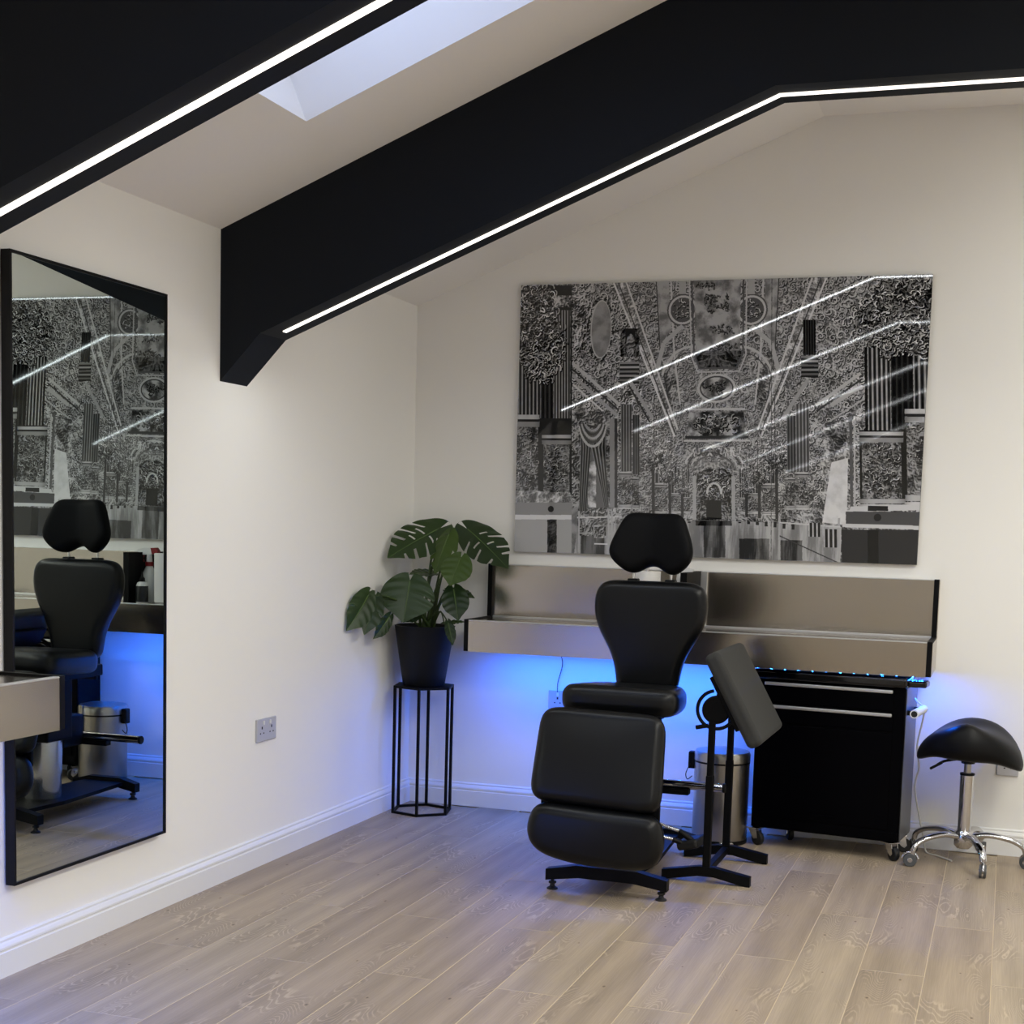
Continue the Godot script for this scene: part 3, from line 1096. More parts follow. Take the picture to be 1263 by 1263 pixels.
	# barrier rails and chairs by the walls
	stroke([V(220, 718), V(350, 716)], 4, 142)
	stroke([V(270, 792), V(312, 794)], 4, 150)
	for x in [312.0, 322.0, 226.0]:
		stroke([V(x, 700), V(x, 826)], 5, 122)
	R(228, 740, 268, 770, 1, 16, 120, 1.6)
	R(270, 744, 304, 776, 1, 16, 126, 1.6)
	for x in [856.0, 948.0, 790.0]:
		stroke([V(x, 716), V(x - 2, 836)], 6, 118)
	stroke([V(790, 730), V(952, 742)], 4, 138)
	R(868, 730, 900, 770, 2, 16, 140, 3)
	R(908, 748, 944, 800, 2, 16, 140, 3)
	stroke([V(790, 768), V(950, 846)], 3, 40)
	# joints of the three sheets
	stroke([V(775, 40), V(766, 850)], 1.5, 48)
	# write out
	var data := PackedByteArray()
	data.resize(AW * AH * 3)
	for i in AW * AH:
		var v := clampf(6.0 + A[i] * 1.42, 0.0, 255.0)
		data[i * 3] = int(v * 0.985)
		data[i * 3 + 1] = int(v * 0.985)
		data[i * 3 + 2] = int(v)
	return ImageTexture.create_from_image(Image.create_from_data(AW, AH, false, Image.FORMAT_RGB8, data))

func make_picture() -> void:
	var t := thing("picture_panel", "large glossy black and white picture of an ornate hall on the back wall", "picture", Vector3(0, 0, 0))
	var x0 := 0.5005
	var x1 := 2.2515
	var y0 := 1.1789
	var y1 := 2.3503
	var st := begin()
	abox(st, Vector3(x0, y0, 0.006), Vector3(x1, y1, 0.0185))
	for p in [Vector2(x0 + 0.05, y0 + 0.05), Vector2(x1 - 0.05, y0 + 0.05), Vector2(x0 + 0.05, y1 - 0.05), Vector2(x1 - 0.05, y1 - 0.05)]:
		cyl(st, Vector3(p.x, p.y, 0.0), Vector3(p.x, p.y, 0.007), 0.02)
	obj("backing", st, mats.black, t)
	st = begin()
	quad(st, Vector3(x0, y0, 0.021), Vector3(x1, y0, 0.021), Vector3(x1, y1, 0.021), Vector3(x0, y1, 0.021), Vector2(0, 1), Vector2(1, 1), Vector2(1, 0), Vector2(0, 0))
	quad(st, Vector3(x0, y1, 0.0185), Vector3(x0, y1, 0.021), Vector3(x1, y1, 0.021), Vector3(x1, y1, 0.0185), Vector2(0, 0), Vector2(0, 0), Vector2(0, 0), Vector2(0, 0))
	quad(st, Vector3(x0, y0, 0.0185), Vector3(x0, y0, 0.021), Vector3(x0, y1, 0.021), Vector3(x0, y1, 0.0185), Vector2(0, 0), Vector2(0, 0), Vector2(0, 0), Vector2(0, 0))
	quad(st, Vector3(x1, y0, 0.021), Vector3(x1, y0, 0.0185), Vector3(x1, y1, 0.0185), Vector3(x1, y1, 0.021), Vector2(0, 0), Vector2(0, 0), Vector2(0, 0), Vector2(0, 0))
	quad(st, Vector3(x0, y0, 0.0185), Vector3(x1, y0, 0.0185), Vector3(x1, y0, 0.021), Vector3(x0, y0, 0.021), Vector2(0, 0), Vector2(0, 0), Vector2(0, 0), Vector2(0, 0))
	var m := mat("print", Color.WHITE, 0.03, 0.0, 0.5)
	m.albedo_texture = make_print()
	obj("printed_face", st, m, t)

# ---------------------------------------------------------------- steel wall counters
func make_counter(label: String, pos: Vector3, turn: float, length: float, split: float, strip_label: String) -> void:
	# x along the wall from 0 to length, z out from the wall
	var t := thing("wall_counter", label, "counter", pos, turn)
	var d := 0.346
	var top := 0.883
	var e := 0.020
	var st := begin()
	abox(st, Vector3(e, top - 0.014, 0.03), Vector3(length - e, top - 0.004, d - 0.012))
	obj("worktop", st, mats.steel_top, t)
	st = begin()
	abox(st, Vector3(e, 0.747, d - 0.012), Vector3(length - e, top, d))
	obj("fascia", st, mats.steel, t)
	st = begin()
	rb(st, Vector3(e, top - 0.003, d - 0.018), Vector3(length - e, top + 0.002, d + 0.0008), 0.002)
	obj("front_lip", st, mats.alu, t)
	st = begin()
	abox(st, Vector3(e, 0.757, 0.0), Vector3(length - e, 0.767, d - 0.012))
	abox(st, Vector3(e, 0.767, 0.0), Vector3(length - e, top - 0.014, 0.02))
	obj("underside", st, mats.black_powder, t)
	var spans := [[e, length - e]] if split < 0 else [[e, split - 0.014], [split + 0.014, length - e]]
	for s in spans:
		st = begin()
		abox(st, Vector3(s[0], top - 0.004, 0.012), Vector3(s[1], 1.117, 0.030))
		obj("upstand", st, mats.steel, t)
		st = begin()
		rb(st, Vector3(s[0], 1.1165, 0.003), Vector3(s[1], 1.121, 0.0315), 0.002)
		rb(st, Vector3(s[0], top - 0.004, 0.030), Vector3(s[1], top + 0.006, 0.034), 0.002)
		if split > 0 and s[0] > 0.5:
			rb(st, Vector3(s[0], top, 0.03), Vector3(s[0] + 0.028, 1.12, 0.046), 0.002)
		obj("upstand_trim", st, mats.alu, t)
	# L-shaped black end panels
	var prof := PackedVector2Array([Vector2(0.0, 0.748), Vector2(d + 0.001, 0.748), Vector2(d + 0.001, top + 0.003), Vector2(0.052, top + 0.003), Vector2(0.052, 1.122), Vector2(0.0, 1.122)])
	for x in [0.0, length - e]:
		st = begin()
		prism(st, Transform3D(Basis(Vector3(0, 0, 1), Vector3(0, 1, 0), Vector3(-1, 0, 0)), Vector3.ZERO), prof, -x - e, -x)
		obj("end_panel", st, mats.black_powder, t)
		st = begin()
		var outer: float = -0.002 if x == 0.0 else length
		prism(st, Transform3D(Basis(Vector3(0, 0, 1), Vector3(0, 1, 0), Vector3(-1, 0, 0)), Vector3.ZERO), PackedVector2Array([Vector2(0.0, 0.752), Vector2(d - 0.004, 0.752), Vector2(d - 0.004, top - 0.002), Vector2(0.047, top - 0.002), Vector2(0.047, 1.117), Vector2(0.0, 1.117)]), -outer - 0.002, -outer)
		obj("end_cover", st, mats.steel_top, t)
	if split > 0:
		st = begin()
		abox(st, Vector3(split - 0.014, top - 0.004, 0.0), Vector3(split + 0.014, 1.121, d - 0.015))
		obj("divider", st, mats.black_powder, t)
	# blue light strip with its diodes
	var s2 := thing("blue_light_strip", strip_label, "light", pos, turn)
	st = begin()
	abox(st, Vector3(0.025, 0.748, 0.172), Vector3(length - 0.025, 0.757, 0.184))
	obj("tape", st, mats.black, s2)
	st = begin()
	var x := 0.077
	while x < length - 0.03:
		abox(st, Vector3(x - 0.004, 0.7455, 0.1745), Vector3(x + 0.004, 0.748, 0.1815))
		x += 0.056 if x < length - 0.10 or split < 0 else 0.012
	obj("diode_row", st, mats.blue_glow, s2).set_meta("kind", "stuff")
	var b := Basis(Vector3.UP, turn)
	var down := b * Basis(Vector3(1, 0, 0), Vector3(0, 0, -1), Vector3(0, 1, 0))
	x = 0.077
	while x < length - 0.03:
		area_light("blue_light", Transform3D(down, pos + b * Vector3(x, 0.7450, 0.178)), Vector2(0.009, 0.009), Color(0.05, 0.40, 1.0), BLUE_E * 0.056)
		x += 0.056 if x < length - 0.10 or split < 0 else 0.012

# ---------------------------------------------------------------- chair
func make_chair() -> void:
	var cx := 1.312
	var t := thing("treatment_chair", "black padded treatment chair with headrest, standing on a low black frame", "chair", Vector3(cx, 0, 1.05))
	var o := Vector3(-cx, 0, -1.05)
	var T := Transform3D(Basis(), o)
	var st := begin()
	# headrest: a hollowed wing cushion
	var hp := rounded([Vector3(-0.105, 0.108, 0.03), Vector3(0.112, 0.105, 0.03), Vector3(0.168, -0.035, 0.07), Vector3(0.158, -0.085, 0.03), Vector3(0.100, -0.135, 0.05), Vector3(0.060, -0.130, 0.03), Vector3(0.022, -0.096, 0.03), Vector3(-0.022, -0.096, 0.03), Vector3(-0.052, -0.128, 0.03), Vector3(-0.095, -0.130, 0.05), Vector3(-0.160, -0.075, 0.03), Vector3(-0.168, -0.035, 0.07)])
	pad(st, Transform3D(Basis(Vector3.RIGHT, deg_to_rad(-6.0)), Vector3(1.308, 1.250, 0.715) + o), hp, 0.085, 0.034, 0.012, 0.45)
	obj("headrest", st, mats.cover, t)
	for x in [1.232, 1.380]:
		st = begin()
		cyl(st, Vector3(x, 1.05, 0.728) + o, Vector3(x, 1.17, 0.728) + o, 0.0055, 12)
		obj("headrest_post", st, mats.chrome, t)
		st = begin()
		rb(st, Vector3(x - 0.02, 1.078, 0.706) + o, Vector3(x + 0.02, 1.104, 0.750) + o, 0.005)
		obj("post_socket", st, mats.black, t)
	# backrest
	st = begin()
	var bp := rounded([Vector3(-0.212, 0.21, 0.055), Vector3(0.212, 0.21, 0.055), Vector3(0.226, 0.10, 0.06), Vector3(0.205, 0.02, 0.09), Vector3(0.132, -0.09, 0.09), Vector3(0.116, -0.23, 0.03), Vector3(-0.116, -0.23, 0.03), Vector3(-0.132, -0.09, 0.09), Vector3(-0.205, 0.02, 0.09), Vector3(-0.226, 0.10, 0.06)])
	pad(st, Transform3D(Basis(Vector3.RIGHT, deg_to_rad(-2.0)), Vector3(1.311, 0.887, 0.758) + o), bp, 0.085, 0.032, 0.014)
	obj("backrest", st, mats.vinyl, t)
	st = begin()
	rb(st, Vector3(1.25, 0.56, 0.695) + o, Vector3(1.37, 1.0, 0.72) + o, 0.006)
	obj("back_frame", st, mats.black_powder, t)
	# seat
	st = begin()
	var sp := rounded([Vector3(-0.165, 0.24, 0.05), Vector3(0.165, 0.24, 0.05), Vector3(0.205, 0.0, 0.1), Vector3(0.218, -0.215, 0.05), Vector3(-0.218, -0.215, 0.05), Vector3(-0.205, 0.0, 0.1)])
	pad(st, Transform3D(Basis(Vector3.RIGHT, deg_to_rad(-4.0)) * Basis(Vector3(1, 0, 0), Vector3(0, 0, -1), Vector3(0, 1, 0)), Vector3(1.316, 0.671, 1.055) + o), sp, 0.100, 0.040, 0.006)
	obj("seat", st, mats.vinyl, t)
	st = begin()
	rb(st, Vector3(1.21, 0.585, 0.72) + o, Vector3(1.41, 0.635, 1.22) + o, 0.006)
	rb(st, Vector3(1.215, 0.33, 0.94) + o, Vector3(1.415, 0.60, 1.12) + o, 0.01)
	obj("seat_frame", st, mats.black_powder, t)
	# leg rest
	st = begin()
	var lp := rounded([Vector3(-0.228, 0.180, 0.05), Vector3(0.222, 0.172, 0.05), Vector3(0.236, -0.178, 0.05), Vector3(-0.240, -0.158, 0.05)])
	pad(st, Transform3D(Basis(Vector3.RIGHT, deg_to_rad(-17.0)), Vector3(1.297, 0.489, 1.39) + o), lp, 0.075, 0.034, 0.010)
	obj("leg_rest", st, mats.vinyl, t)
	# foot rest
	st = begin()
	var fp := rounded([Vector3(-0.226, 0.106, 0.045), Vector3(0.226, 0.090, 0.045), Vector3(0.252, -0.02, 0.08), Vector3(0.215, -0.104, 0.07), Vector3(-0.03, -0.110, 0.12), Vector3(-0.21, -0.078, 0.08), Vector3(-0.258, -0.005, 0.08)])
	pad(st, Transform3D(Basis(Vector3.RIGHT, deg_to_rad(-4.0)), Vector3(1.306, 0.231, 1.445) + o), fp, 0.088, 0.040, 0.012)
	obj("foot_rest", st, mats.vinyl, t)
	st = begin()
	for x in [1.20, 1.40]:
		tube(st, [Vector3(x, 0.60, 1.18) + o, Vector3(x, 0.56, 1.30) + o, Vector3(x, 0.36, 1.372) + o, Vector3(x, 0.20, 1.392) + o], 0.012, 0.012, 8)
	rb(st, Vector3(1.09, 0.285, 1.385) + o, Vector3(1.52, 0.350, 1.402) + o, 0.004)
	obj("leg_frame", st, mats.black_powder, t)
	# lifting column and cross tube
	st = begin()
	lathe(st, Transform3D(Basis(), Vector3(1.312, 0, 1.02) + o), [Vector2(0.0, 0.075), Vector2(0.072, 0.075), Vector2(0.076, 0.085), Vector2(0.080, 0.20), Vector2(0.084, 0.345), Vector2(0.0, 0.345)], 40)
	obj("lifting_column", st, mats.column_metal, t)
	st = begin()
	cyl(st, Vector3(0.972, 0.322, 0.80) + o, Vector3(1.632, 0.322, 0.80) + o, 0.0165, 24)
	obj("cross_tube", st, mats.chrome, t)
	for e in [[0.962, 0.976], [1.628, 1.640]]:
		st = begin()
		cyl(st, Vector3(e[0], 0.322, 0.80) + o, Vector3(e[1], 0.322, 0.80) + o, 0.0185, 24)
		obj("tube_cap", st, mats.black, t)
	st = begin()
	rb(st, Vector3(1.13, 0.285, 0.78) + o, Vector3(1.50, 0.308, 0.82) + o, 0.004)
	rb(st, Vector3(1.25, 0.285, 0.81) + o, Vector3(1.375, 0.42, 0.96) + o, 0.006)
	obj("tube_bracket", st, mats.black_powder, t)
	# base: spine plate, arched cross bars, levelling feet
	st = begin()
	prism(st, Transform3D(Basis(Vector3(1, 0, 0), Vector3(0, 0, -1), Vector3(0, 1, 0)), Vector3(1.312, 0, 0) + o), PackedVector2Array([Vector2(-0.10, -1.32), Vector2(0.10, -1.32), Vector2(0.13, -1.05), Vector2(0.10, -0.54), Vector2(-0.10, -0.54), Vector2(-0.13, -1.05)]), 0.062, 0.078)
	obj("base_plate", st, mats.black_powder, t)
	for z in [1.33, 0.545]:
		st = begin()
		var c := 1.322 if z > 1.0 else 1.312
		var w := 0.222 if z > 1.0 else 0.165
		var poly_ := PackedVector2Array([Vector2(-w, 0.034), Vector2(-w * 0.45, 0.052), Vector2(w * 0.45, 0.052), Vector2(w, 0.034), Vector2(w, 0.074), Vector2(w * 0.5, 0.096), Vector2(-w * 0.5, 0.096), Vector2(-w, 0.074)])
		prism(st, Transform3D(Basis(), Vector3(c, 0, z) + o), poly_, -0.02, 0.02)
		obj("cross_bar", st, mats.black_powder, t)
		for s in [-1.0, 1.0]:
			st = begin()
			lathe(st, Transform3D(Basis(), Vector3(c + s * (w - 0.022), 0, z + 0.002) + o), [Vector2(0, 0), Vector2(0.020, 0), Vector2(0.020, 0.004), Vector2(0.010, 0.010), Vector2(0.008, 0.018), Vector2(0.014, 0.022), Vector2(0.014, 0.028), Vector2(0.006, 0.030), Vector2(0.006, 0.05), Vector2(0, 0.05)], 20)
			obj("levelling_foot", st, mats.rubber, t)
	# pump pedals on the right
	for e in [[Vector3(1.36, 0.225, 1.02), Vector3(1.508, 0.184, 1.0), Vector3(1.555, 0.150, 0.99)], [Vector3(1.36, 0.180, 1.04), Vector3(1.485, 0.150, 1.0), Vector3(1.545, 0.128, 0.99)]]:
		st = begin()
		cyl(st, e[0] + o, e[1] + o, 0.007, 12)
		obj("pedal_lever", st, mats.chrome, t)
		st = begin()
		tube(st, [e[1] + o, e[2] + o], 0.010, 0.011, 10)
		obj("pedal_grip", st, mats.black, t)
	st = begin()
	rbox(st, Transform3D(Basis(Vector3.BACK, deg_to_rad(14.0)) * Basis(Vector3.UP, deg_to_rad(-10)), Vector3(1.548, 0.135, 0.955) + o), Vector3(0.085, 0.036, 0.11), 0.012)
	obj("pedal", st, mats.rubber, t)

# ---------------------------------------------------------------- arm-rest stand
func make_arm_stand() -> void:
	var t := thing("armrest_stand", "black armrest stand with a tilted pad on two posts beside the chair", "stand", Vector3(1.615, 0, 0.8))
	var o := Vector3(-1.615, 0, -0.8)
	for z in [1.0, 0.60]:
		var st := begin()
		rb(st, Vector3(1.601, 0.045, z - 0.0125) + o, Vector3(1.629, 0.40, z + 0.0125) + o, 0.003)
		rb(st, Vector3(1.603, 0.38, z - 0.0105) + o, Vector3(1.627, 0.645, z + 0.0105) + o, 0.003)
		obj("post", st, mats.black_powder, t)
		st = begin()
		var w := 0.165
		prism(st, Transform3D(Basis(), Vector3(1.615, 0, z) + o), PackedVector2Array([Vector2(-w, 0.0), Vector2(-w * 0.96, 0.0), Vector2(-0.03, 0.024), Vector2(0.03, 0.024), Vector2(w * 0.90, 0.0), Vector2(w, 0.0), Vector2(w, 0.036), Vector2(0.03, 0.060), Vector2(-0.03, 0.060), Vector2(-w, 0.036)]), -0.016, 0.016)
		obj("foot", st, mats.black_powder, t)
		# tilt quadrant and its ring
		st = begin()
		cyl(st, Vector3(1.628, 0.645, z - 0.012) + o, Vector3(1.628, 0.645, z + 0.012) + o, 0.052, 28)
		obj("tilt_disc", st, mats.black_powder, t)
		st = begin()
		var ring := []
		for i in 25:
			var a := deg_to_rad(100.0 + 230.0 * i / 24)
			ring.append(Vector3(1.628 + cos(a) * 0.070, 0.645 + sin(a) * 0.070, z) + o)
		tube(st, ring, 0.0065, 0.0065, 8)
		obj("tilt_ring", st, mats.black_powder, t)
	var b := begin()
	rb(b, Vector3(1.602, 0.030, 0.60) + o, Vector3(1.628, 0.056, 1.0) + o, 0.003)
	obj("tie_bar", b, mats.black_powder, t)
	b = begin()
	tube(b, [Vector3(1.555, 0.575, 1.0) + o, Vector3(1.60, 0.585, 1.0) + o], 0.008, 0.008, 8)
	obj("clamp_lever", b, mats.black_powder, t)
	# pad: long side slopes down to the right
	var dir := Vector3(0.48, -0.877, 0).normalized()
	var nrm := Vector3(0.877, 0.48, 0).normalized()
	var basis_ := Basis(dir, nrm, dir.cross(nrm))
	b = begin()
	rbox(b, Transform3D(basis_, Vector3(1.698, 0.690, 0.80) + o), Vector3(0.375, 0.060, 0.53), 0.022, 5)
	obj("arm_pad", b, mats.suede, t)
	b = begin()
	rbox(b, Transform3D(basis_, Vector3(1.662, 0.671, 0.80) + o), Vector3(0.22, 0.02, 0.44), 0.004)
	obj("pad_frame", b, mats.black_powder, t)

# ---------------------------------------------------------------- wheeled chest
func caster(t: Node3D, p: Vector3, turn: float) -> void:
	var bs := Basis(Vector3.UP, turn)
	var st := begin()
	rbox(st, Transform3D(bs, p + Vector3(0, 0.072, 0)), Vector3(0.06, 0.006, 0.06), 0.002, 2)
	var c := PackedVector2Array([Vector2(-0.024, 0.072), Vector2(0.024, 0.072), Vector2(0.032, 0.03), Vector2(0.022, 0.02), Vector2(0.008, 0.028)])
	prism(st, Transform3D(bs, p), c, 0.0135, 0.016)
	prism(st, Transform3D(bs, p), c, -0.016, -0.0135)
	var f := obj("caster_fork", st, mats.chrome, t)
	st = begin()
	cyl(st, p + bs * Vector3(0.022, 0.029, -0.011), p + bs * Vector3(0.022, 0.029, 0.011), 0.029, 24)
	obj("wheel", st, mats.rubber, f)

func make_chest() -> void:
	var w := 0.606
	var dp := 0.240
	var t := thing("tool_chest", "black wheeled steel drawer chest tucked under the counter", "chest", Vector3(1.971, 0, 0.184), deg_to_rad(-7.0))
	var hx := w / 2
	var hz := dp / 2
	var st := begin()
	rb(st, Vector3(-hx, 0.076, -hz), Vector3(hx, 0.70, hz), 0.006)
	obj("body", st, mats.black_gloss, t)
	st = begin()
	rb(st, Vector3(-hx - 0.012, 0.698, -hz - 0.004), Vector3(hx + 0.006, 0.739, hz + 0.020), 0.013, 6)
	obj("lid", st, mats.lid_gloss, t)
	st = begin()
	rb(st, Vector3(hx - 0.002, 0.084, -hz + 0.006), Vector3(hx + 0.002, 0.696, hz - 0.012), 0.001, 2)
	obj("side_sheen", st, mats.sheen_grey, t)  # reflection of the bright wall, put on as a thin grey sheet
	for d in [[0.604, 0.694], [0.522, 0.600]]:
		st = begin()
		rb(st, Vector3(-hx + 0.03, d[0], hz - 0.004), Vector3(hx - 0.045, d[1], hz + 0.006), 0.003)
		var dr := obj("drawer", st, mats.black_gloss, t)
		st = begin()
		rb(st, Vector3(-hx + 0.036, d[1] - 0.020, hz + 0.004), Vector3(hx - 0.050, d[1] - 0.006, hz + 0.015), 0.004)
		obj("drawer_handle", st, mats.alu, dr)
	st = begin()
	rb(st, Vector3(-hx + 0.03, 0.125, hz - 0.004), Vector3(hx - 0.045, 0.514, hz + 0.005), 0.003)
	var door := obj("door", st, mats.black_gloss, t)
	st = begin()
	rb(st, Vector3(-0.06, 0.150, hz + 0.003), Vector3(0.05, 0.162, hz + 0.010), 0.003)
	obj("door_grip", st, mats.black_gloss, door)
	st = begin()
	rb(st, Vector3(-hx + 0.01, 0.079, hz - 0.01), Vector3(hx - 0.01, 0.118, hz + 0.003), 0.003)
	obj("plinth", st, mats.black_gloss, t)
	# side shelf bracket and push handle
	st = begin()
	rb(st, Vector3(hx, 0.702, 0.03), Vector3(hx + 0.075, 0.728, hz - 0.01), 0.009, 4)
	obj("side_handle", st, mats.lid_gloss, t)
	st = begin()
	tube(st, [Vector3(hx + 0.034, 0.598, hz - 0.005), Vector3(hx + 0.034, 0.598, -hz + 0.03)], 0.017, 0.017, 20)
	var ph := obj("push_tube", st, mats.plastic_white, t)
	st = begin()
	cyl(st, Vector3(hx + 0.034, 0.598, hz - 0.008), Vector3(hx + 0.034, 0.598, hz - 0.0035), 0.0125, 16)
	obj("tube_end", st, mats.rubber, ph)
	st = begin()
	for z in [hz - 0.04, -hz + 0.06]:
		st = begin()
		rb(st, Vector3(hx - 0.004, 0.588, z - 0.008), Vector3(hx + 0.036, 0.608, z + 0.008), 0.003)
		obj("tube_bracket", st, mats.black, t)
	caster(t, Vector3(hx - 0.035, 0, hz - 0.03), deg_to_rad(-40))
	caster(t, Vector3(-hx + 0.01, 0, hz - 0.02), deg_to_rad(-25))
	caster(t, Vector3(hx - 0.035, 0, -hz + 0.04), deg_to_rad(20))
	caster(t, Vector3(-hx + 0.11, 0, -hz + 0.04), deg_to_rad(-60))

# ---------------------------------------------------------------- pedal bin
func make_bin() -> void:
	var t := thing("pedal_bin", "round brushed steel pedal bin on the floor behind the armrest stand", "bin", Vector3(1.523, 0, 0.253))
	var st := begin()
	lathe(st, Transform3D(), [Vector2(0.0, 0.018), Vector2(0.113, 0.018), Vector2(0.1145, 0.022), Vector2(0.1145, 0.338), Vector2(0.0, 0.338)], 48)
	obj("body", st, mats.satin, t)
	st = begin()
	lathe(st, Transform3D(), [Vector2(0.0, 0.0), Vector2(0.113, 0.0), Vector2(0.116, 0.004), Vector2(0.116, 0.018), Vector2(0.0, 0.018)], 48)
	obj("base_ring", st, mats.black, t)
	st = begin()
	lathe(st, Transform3D(), [Vector2(0.0, 0.336), Vector2(0.1155, 0.336), Vector2(0.1155, 0.344), Vector2(0.0, 0.344)], 48)
	obj("rim_ring", st, mats.black, t)
	st = begin()
	lathe(st, Transform3D(), [Vector2(0.117, 0.344), Vector2(0.117, 0.372), Vector2(0.111, 0.384), Vector2(0.07, 0.392), Vector2(0.0, 0.396)], 48)
	obj("lid", st, mats.satin, t)
	st = begin()
	rb(st, Vector3(-0.141, 0.30, -0.018), Vector3(-0.113, 0.372, 0.018), 0.005)
	var h := obj("hinge", st, mats.black, t)
	st = begin()
	tube(st, curve([Vector3(-0.131, 0.32, 0.02), Vector3(-0.148, 0.28, 0.02), Vector3(-0.141, 0.255, 0.02), Vector3(-0.121, 0.27, 0.02)], 5), 0.002, 0.002, 6)
	obj("carry_loop", st, mats.black, h)
	st = begin()
	var a := Basis(Vector3.UP, deg_to_rad(25))
	rbox(st, Transform3D(a, a * Vector3(0.0, 0.325, 0.119)), Vector3(0.034, 0.13, 0.008), 0.004)
	obj("front_clip", st, mats.satin, t)
	st = begin()
	tube(st, [Vector3(0.075, 0.012, 0.10), Vector3(0.08, 0.022, 0.138), Vector3(0.03, 0.022, 0.150)], 0.005, 0.005, 8)
	obj("pedal", st, mats.chrome, t)

# ---------------------------------------------------------------- saddle stool
func make_stool() -> void:
	var c := Vector3(2.503, 0, 0.245)
	var t := thing("saddle_stool", "black saddle stool on a chrome five-star base with castors", "stool", c)
	# saddle: a grid over an egg-shaped plan, drooping to both sides
	var st := begin()
	var top := []
	var nu := 36
	var nv := 22
	for j in nv + 1:
		var r := 1.0 - pow(1.0 - float(j) / nv, 2.2)
		var ring := []
		for i in nu:
			var a := TAU * i / nu
			var hx := 0.205
			var hz := 0.185
			var px := cos(a) * r * hx * (1.0 - 0.22 * maxf(0.0, sin(a)) * r)
			var pz := sin(a) * r * hz
			var ax := absf(px)
			var y := 0.130 - 2.28 * px * px
			y += 0.020 * exp(-pow((pz - 0.14) / 0.06, 2)) * exp(-pow(px / 0.05, 2))
			y -= 0.010 * exp(-pow(pz / 0.09, 2)) * exp(-pow(px / 0.06, 2))
			y += 0.016 * exp(-pow((pz + 0.13) / 0.07, 2))
			y -= 4.0 * pow(maxf(0.0, absf(pz) - 0.12), 2.0)
			var edge := sqrt(maxf(0.0, 1.0 - pow(r, 9.0)))
			var under := -0.004 - 3.4 * pow(maxf(0.0, ax - 0.08), 2.0)
			under = minf(under, y - 0.055)
			var mid_y := lerpf(under, y, 0.42)
			ring.append([Vector3(px, lerpf(mid_y, y, edge), pz), Vector3(px, lerpf(mid_y, under, edge), pz)])
		top.append(ring)
	var base := Vector3(0.004, 0.432, 0)
	var tilt := Basis(Vector3.BACK, deg_to_rad(-2.0)) * Basis(Vector3.UP, deg_to_rad(-8.0))
	var sm := begin()
	for j in nv:
		for i in nu:
			var k := (i + 1) % nu
			var q := [top[j][i][0], top[j][k][0], top[j + 1][k][0], top[j + 1][i][0]]
			for p in [0, 1, 2, 0, 2, 3]:
				sm.add_vertex(base + tilt * q[p])
			q = [top[j][i][1], top[j][k][1], top[j + 1][k][1], top[j + 1][i][1]]
			for p in [0, 2, 1, 0, 3, 2]:
				sm.add_vertex(base + tilt * q[p])
	for i in nu:
		var k := (i + 1) % nu
		var q := [top[nv][i][0], top[nv][k][0], top[nv][k][1], top[nv][i][1]]
		for p in [0, 1, 2, 0, 2, 3]:
			sm.add_vertex(base + tilt * q[p])
	sm.generate_normals()
	st.append_from(sm.commit(), 0, Transform3D())
	obj("saddle", st, mats.saddle_black, t)
	st = begin()
	lathe(st, Transform3D(), [Vector2(0, 0.405), Vector2(0.026, 0.405), Vector2(0.030, 0.43), Vector2(0.06, 0.452), Vector2(0.06, 0.47), Vector2(0, 0.47)], 24)
	obj("seat_mount", st, mats.black, t)
	st = begin()
	tube(st, curve([Vector3(-0.03, 0.425, 0.03), Vector3(-0.09, 0.415, 0.06), Vector3(-0.125, 0.392, 0.07)], 5), 0.006, 0.005, 8)
	rbox(st, Transform3D(Basis(Vector3.BACK, deg_to_rad(32)), Vector3(-0.118, 0.397, 0.068)), Vector3(0.055, 0.010, 0.016), 0.004)
	obj("height_lever", st, mats.black, t)
	st = begin()
	cyl(st, Vector3(0, 0.28, 0), Vector3(0, 0.41, 0), 0.0145, 20)
	obj("gas_piston", st, mats.satin, t)
	st = begin()
	lathe(st, Transform3D(), [Vector2(0, 0.10), Vector2(0.026, 0.10), Vector2(0.028, 0.362), Vector2(0, 0.362)], 28)
	var gc := obj("gas_column", st, mats.chrome, t)
	st = begin()
	lathe(st, Transform3D(), [Vector2(0.0285, 0.358), Vector2(0.0285, 0.366), Vector2(0.016, 0.367)], 28)
	obj("collar", st, mats.black, gc)
	st = begin()
	lathe(st, Transform3D(), [Vector2(0, 0.062), Vector2(0.024, 0.062), Vector2(0.036, 0.075), Vector2(0.040, 0.12), Vector2(0.030, 0.135), Vector2(0, 0.135)], 28)
	obj("hub", st, mats.chrome, t)
	for k in 5:
		var a := deg_to_rad(-31.0 + 72.0 * k)     # from +z towards +x
		a = deg_to_rad(20.0 + 72.0 * k)
		var d := Vector3(sin(a), 0, cos(a))
		st = begin()
		tube(st, curve([d * 0.02 + Vector3(0, 0.108, 0), d * 0.09 + Vector3(0, 0.122, 0), d * 0.17 + Vector3(0, 0.112, 0), d * 0.222 + Vector3(0, 0.088, 0), d * 0.236 + Vector3(0, 0.062, 0)], 6), 0.019, 0.014, 12, 0.7)
		obj("base_arm", st, mats.chrome, t)
		st = begin()
		var sd := Vector3(d.z, 0, -d.x)
		var tw := (sd * 0.8 + d * 0.6).normalized() if k != 0 else (sd * 0.95 + d * 0.3).normalized()
		var hub := d * 0.236 + Vector3(0, 0.026, 0)
		var fw := tw.cross(Vector3.UP)
		hub += fw * 0.008
		cyl(st, hub - tw * 0.013, hub - tw * 0.004, 0.026, 20)
		cyl(st, hub + tw * 0.004, hub + tw * 0.013, 0.026, 20)
		var cs := obj("castor", st, mats.grey_rubber, t)
		st = begin()
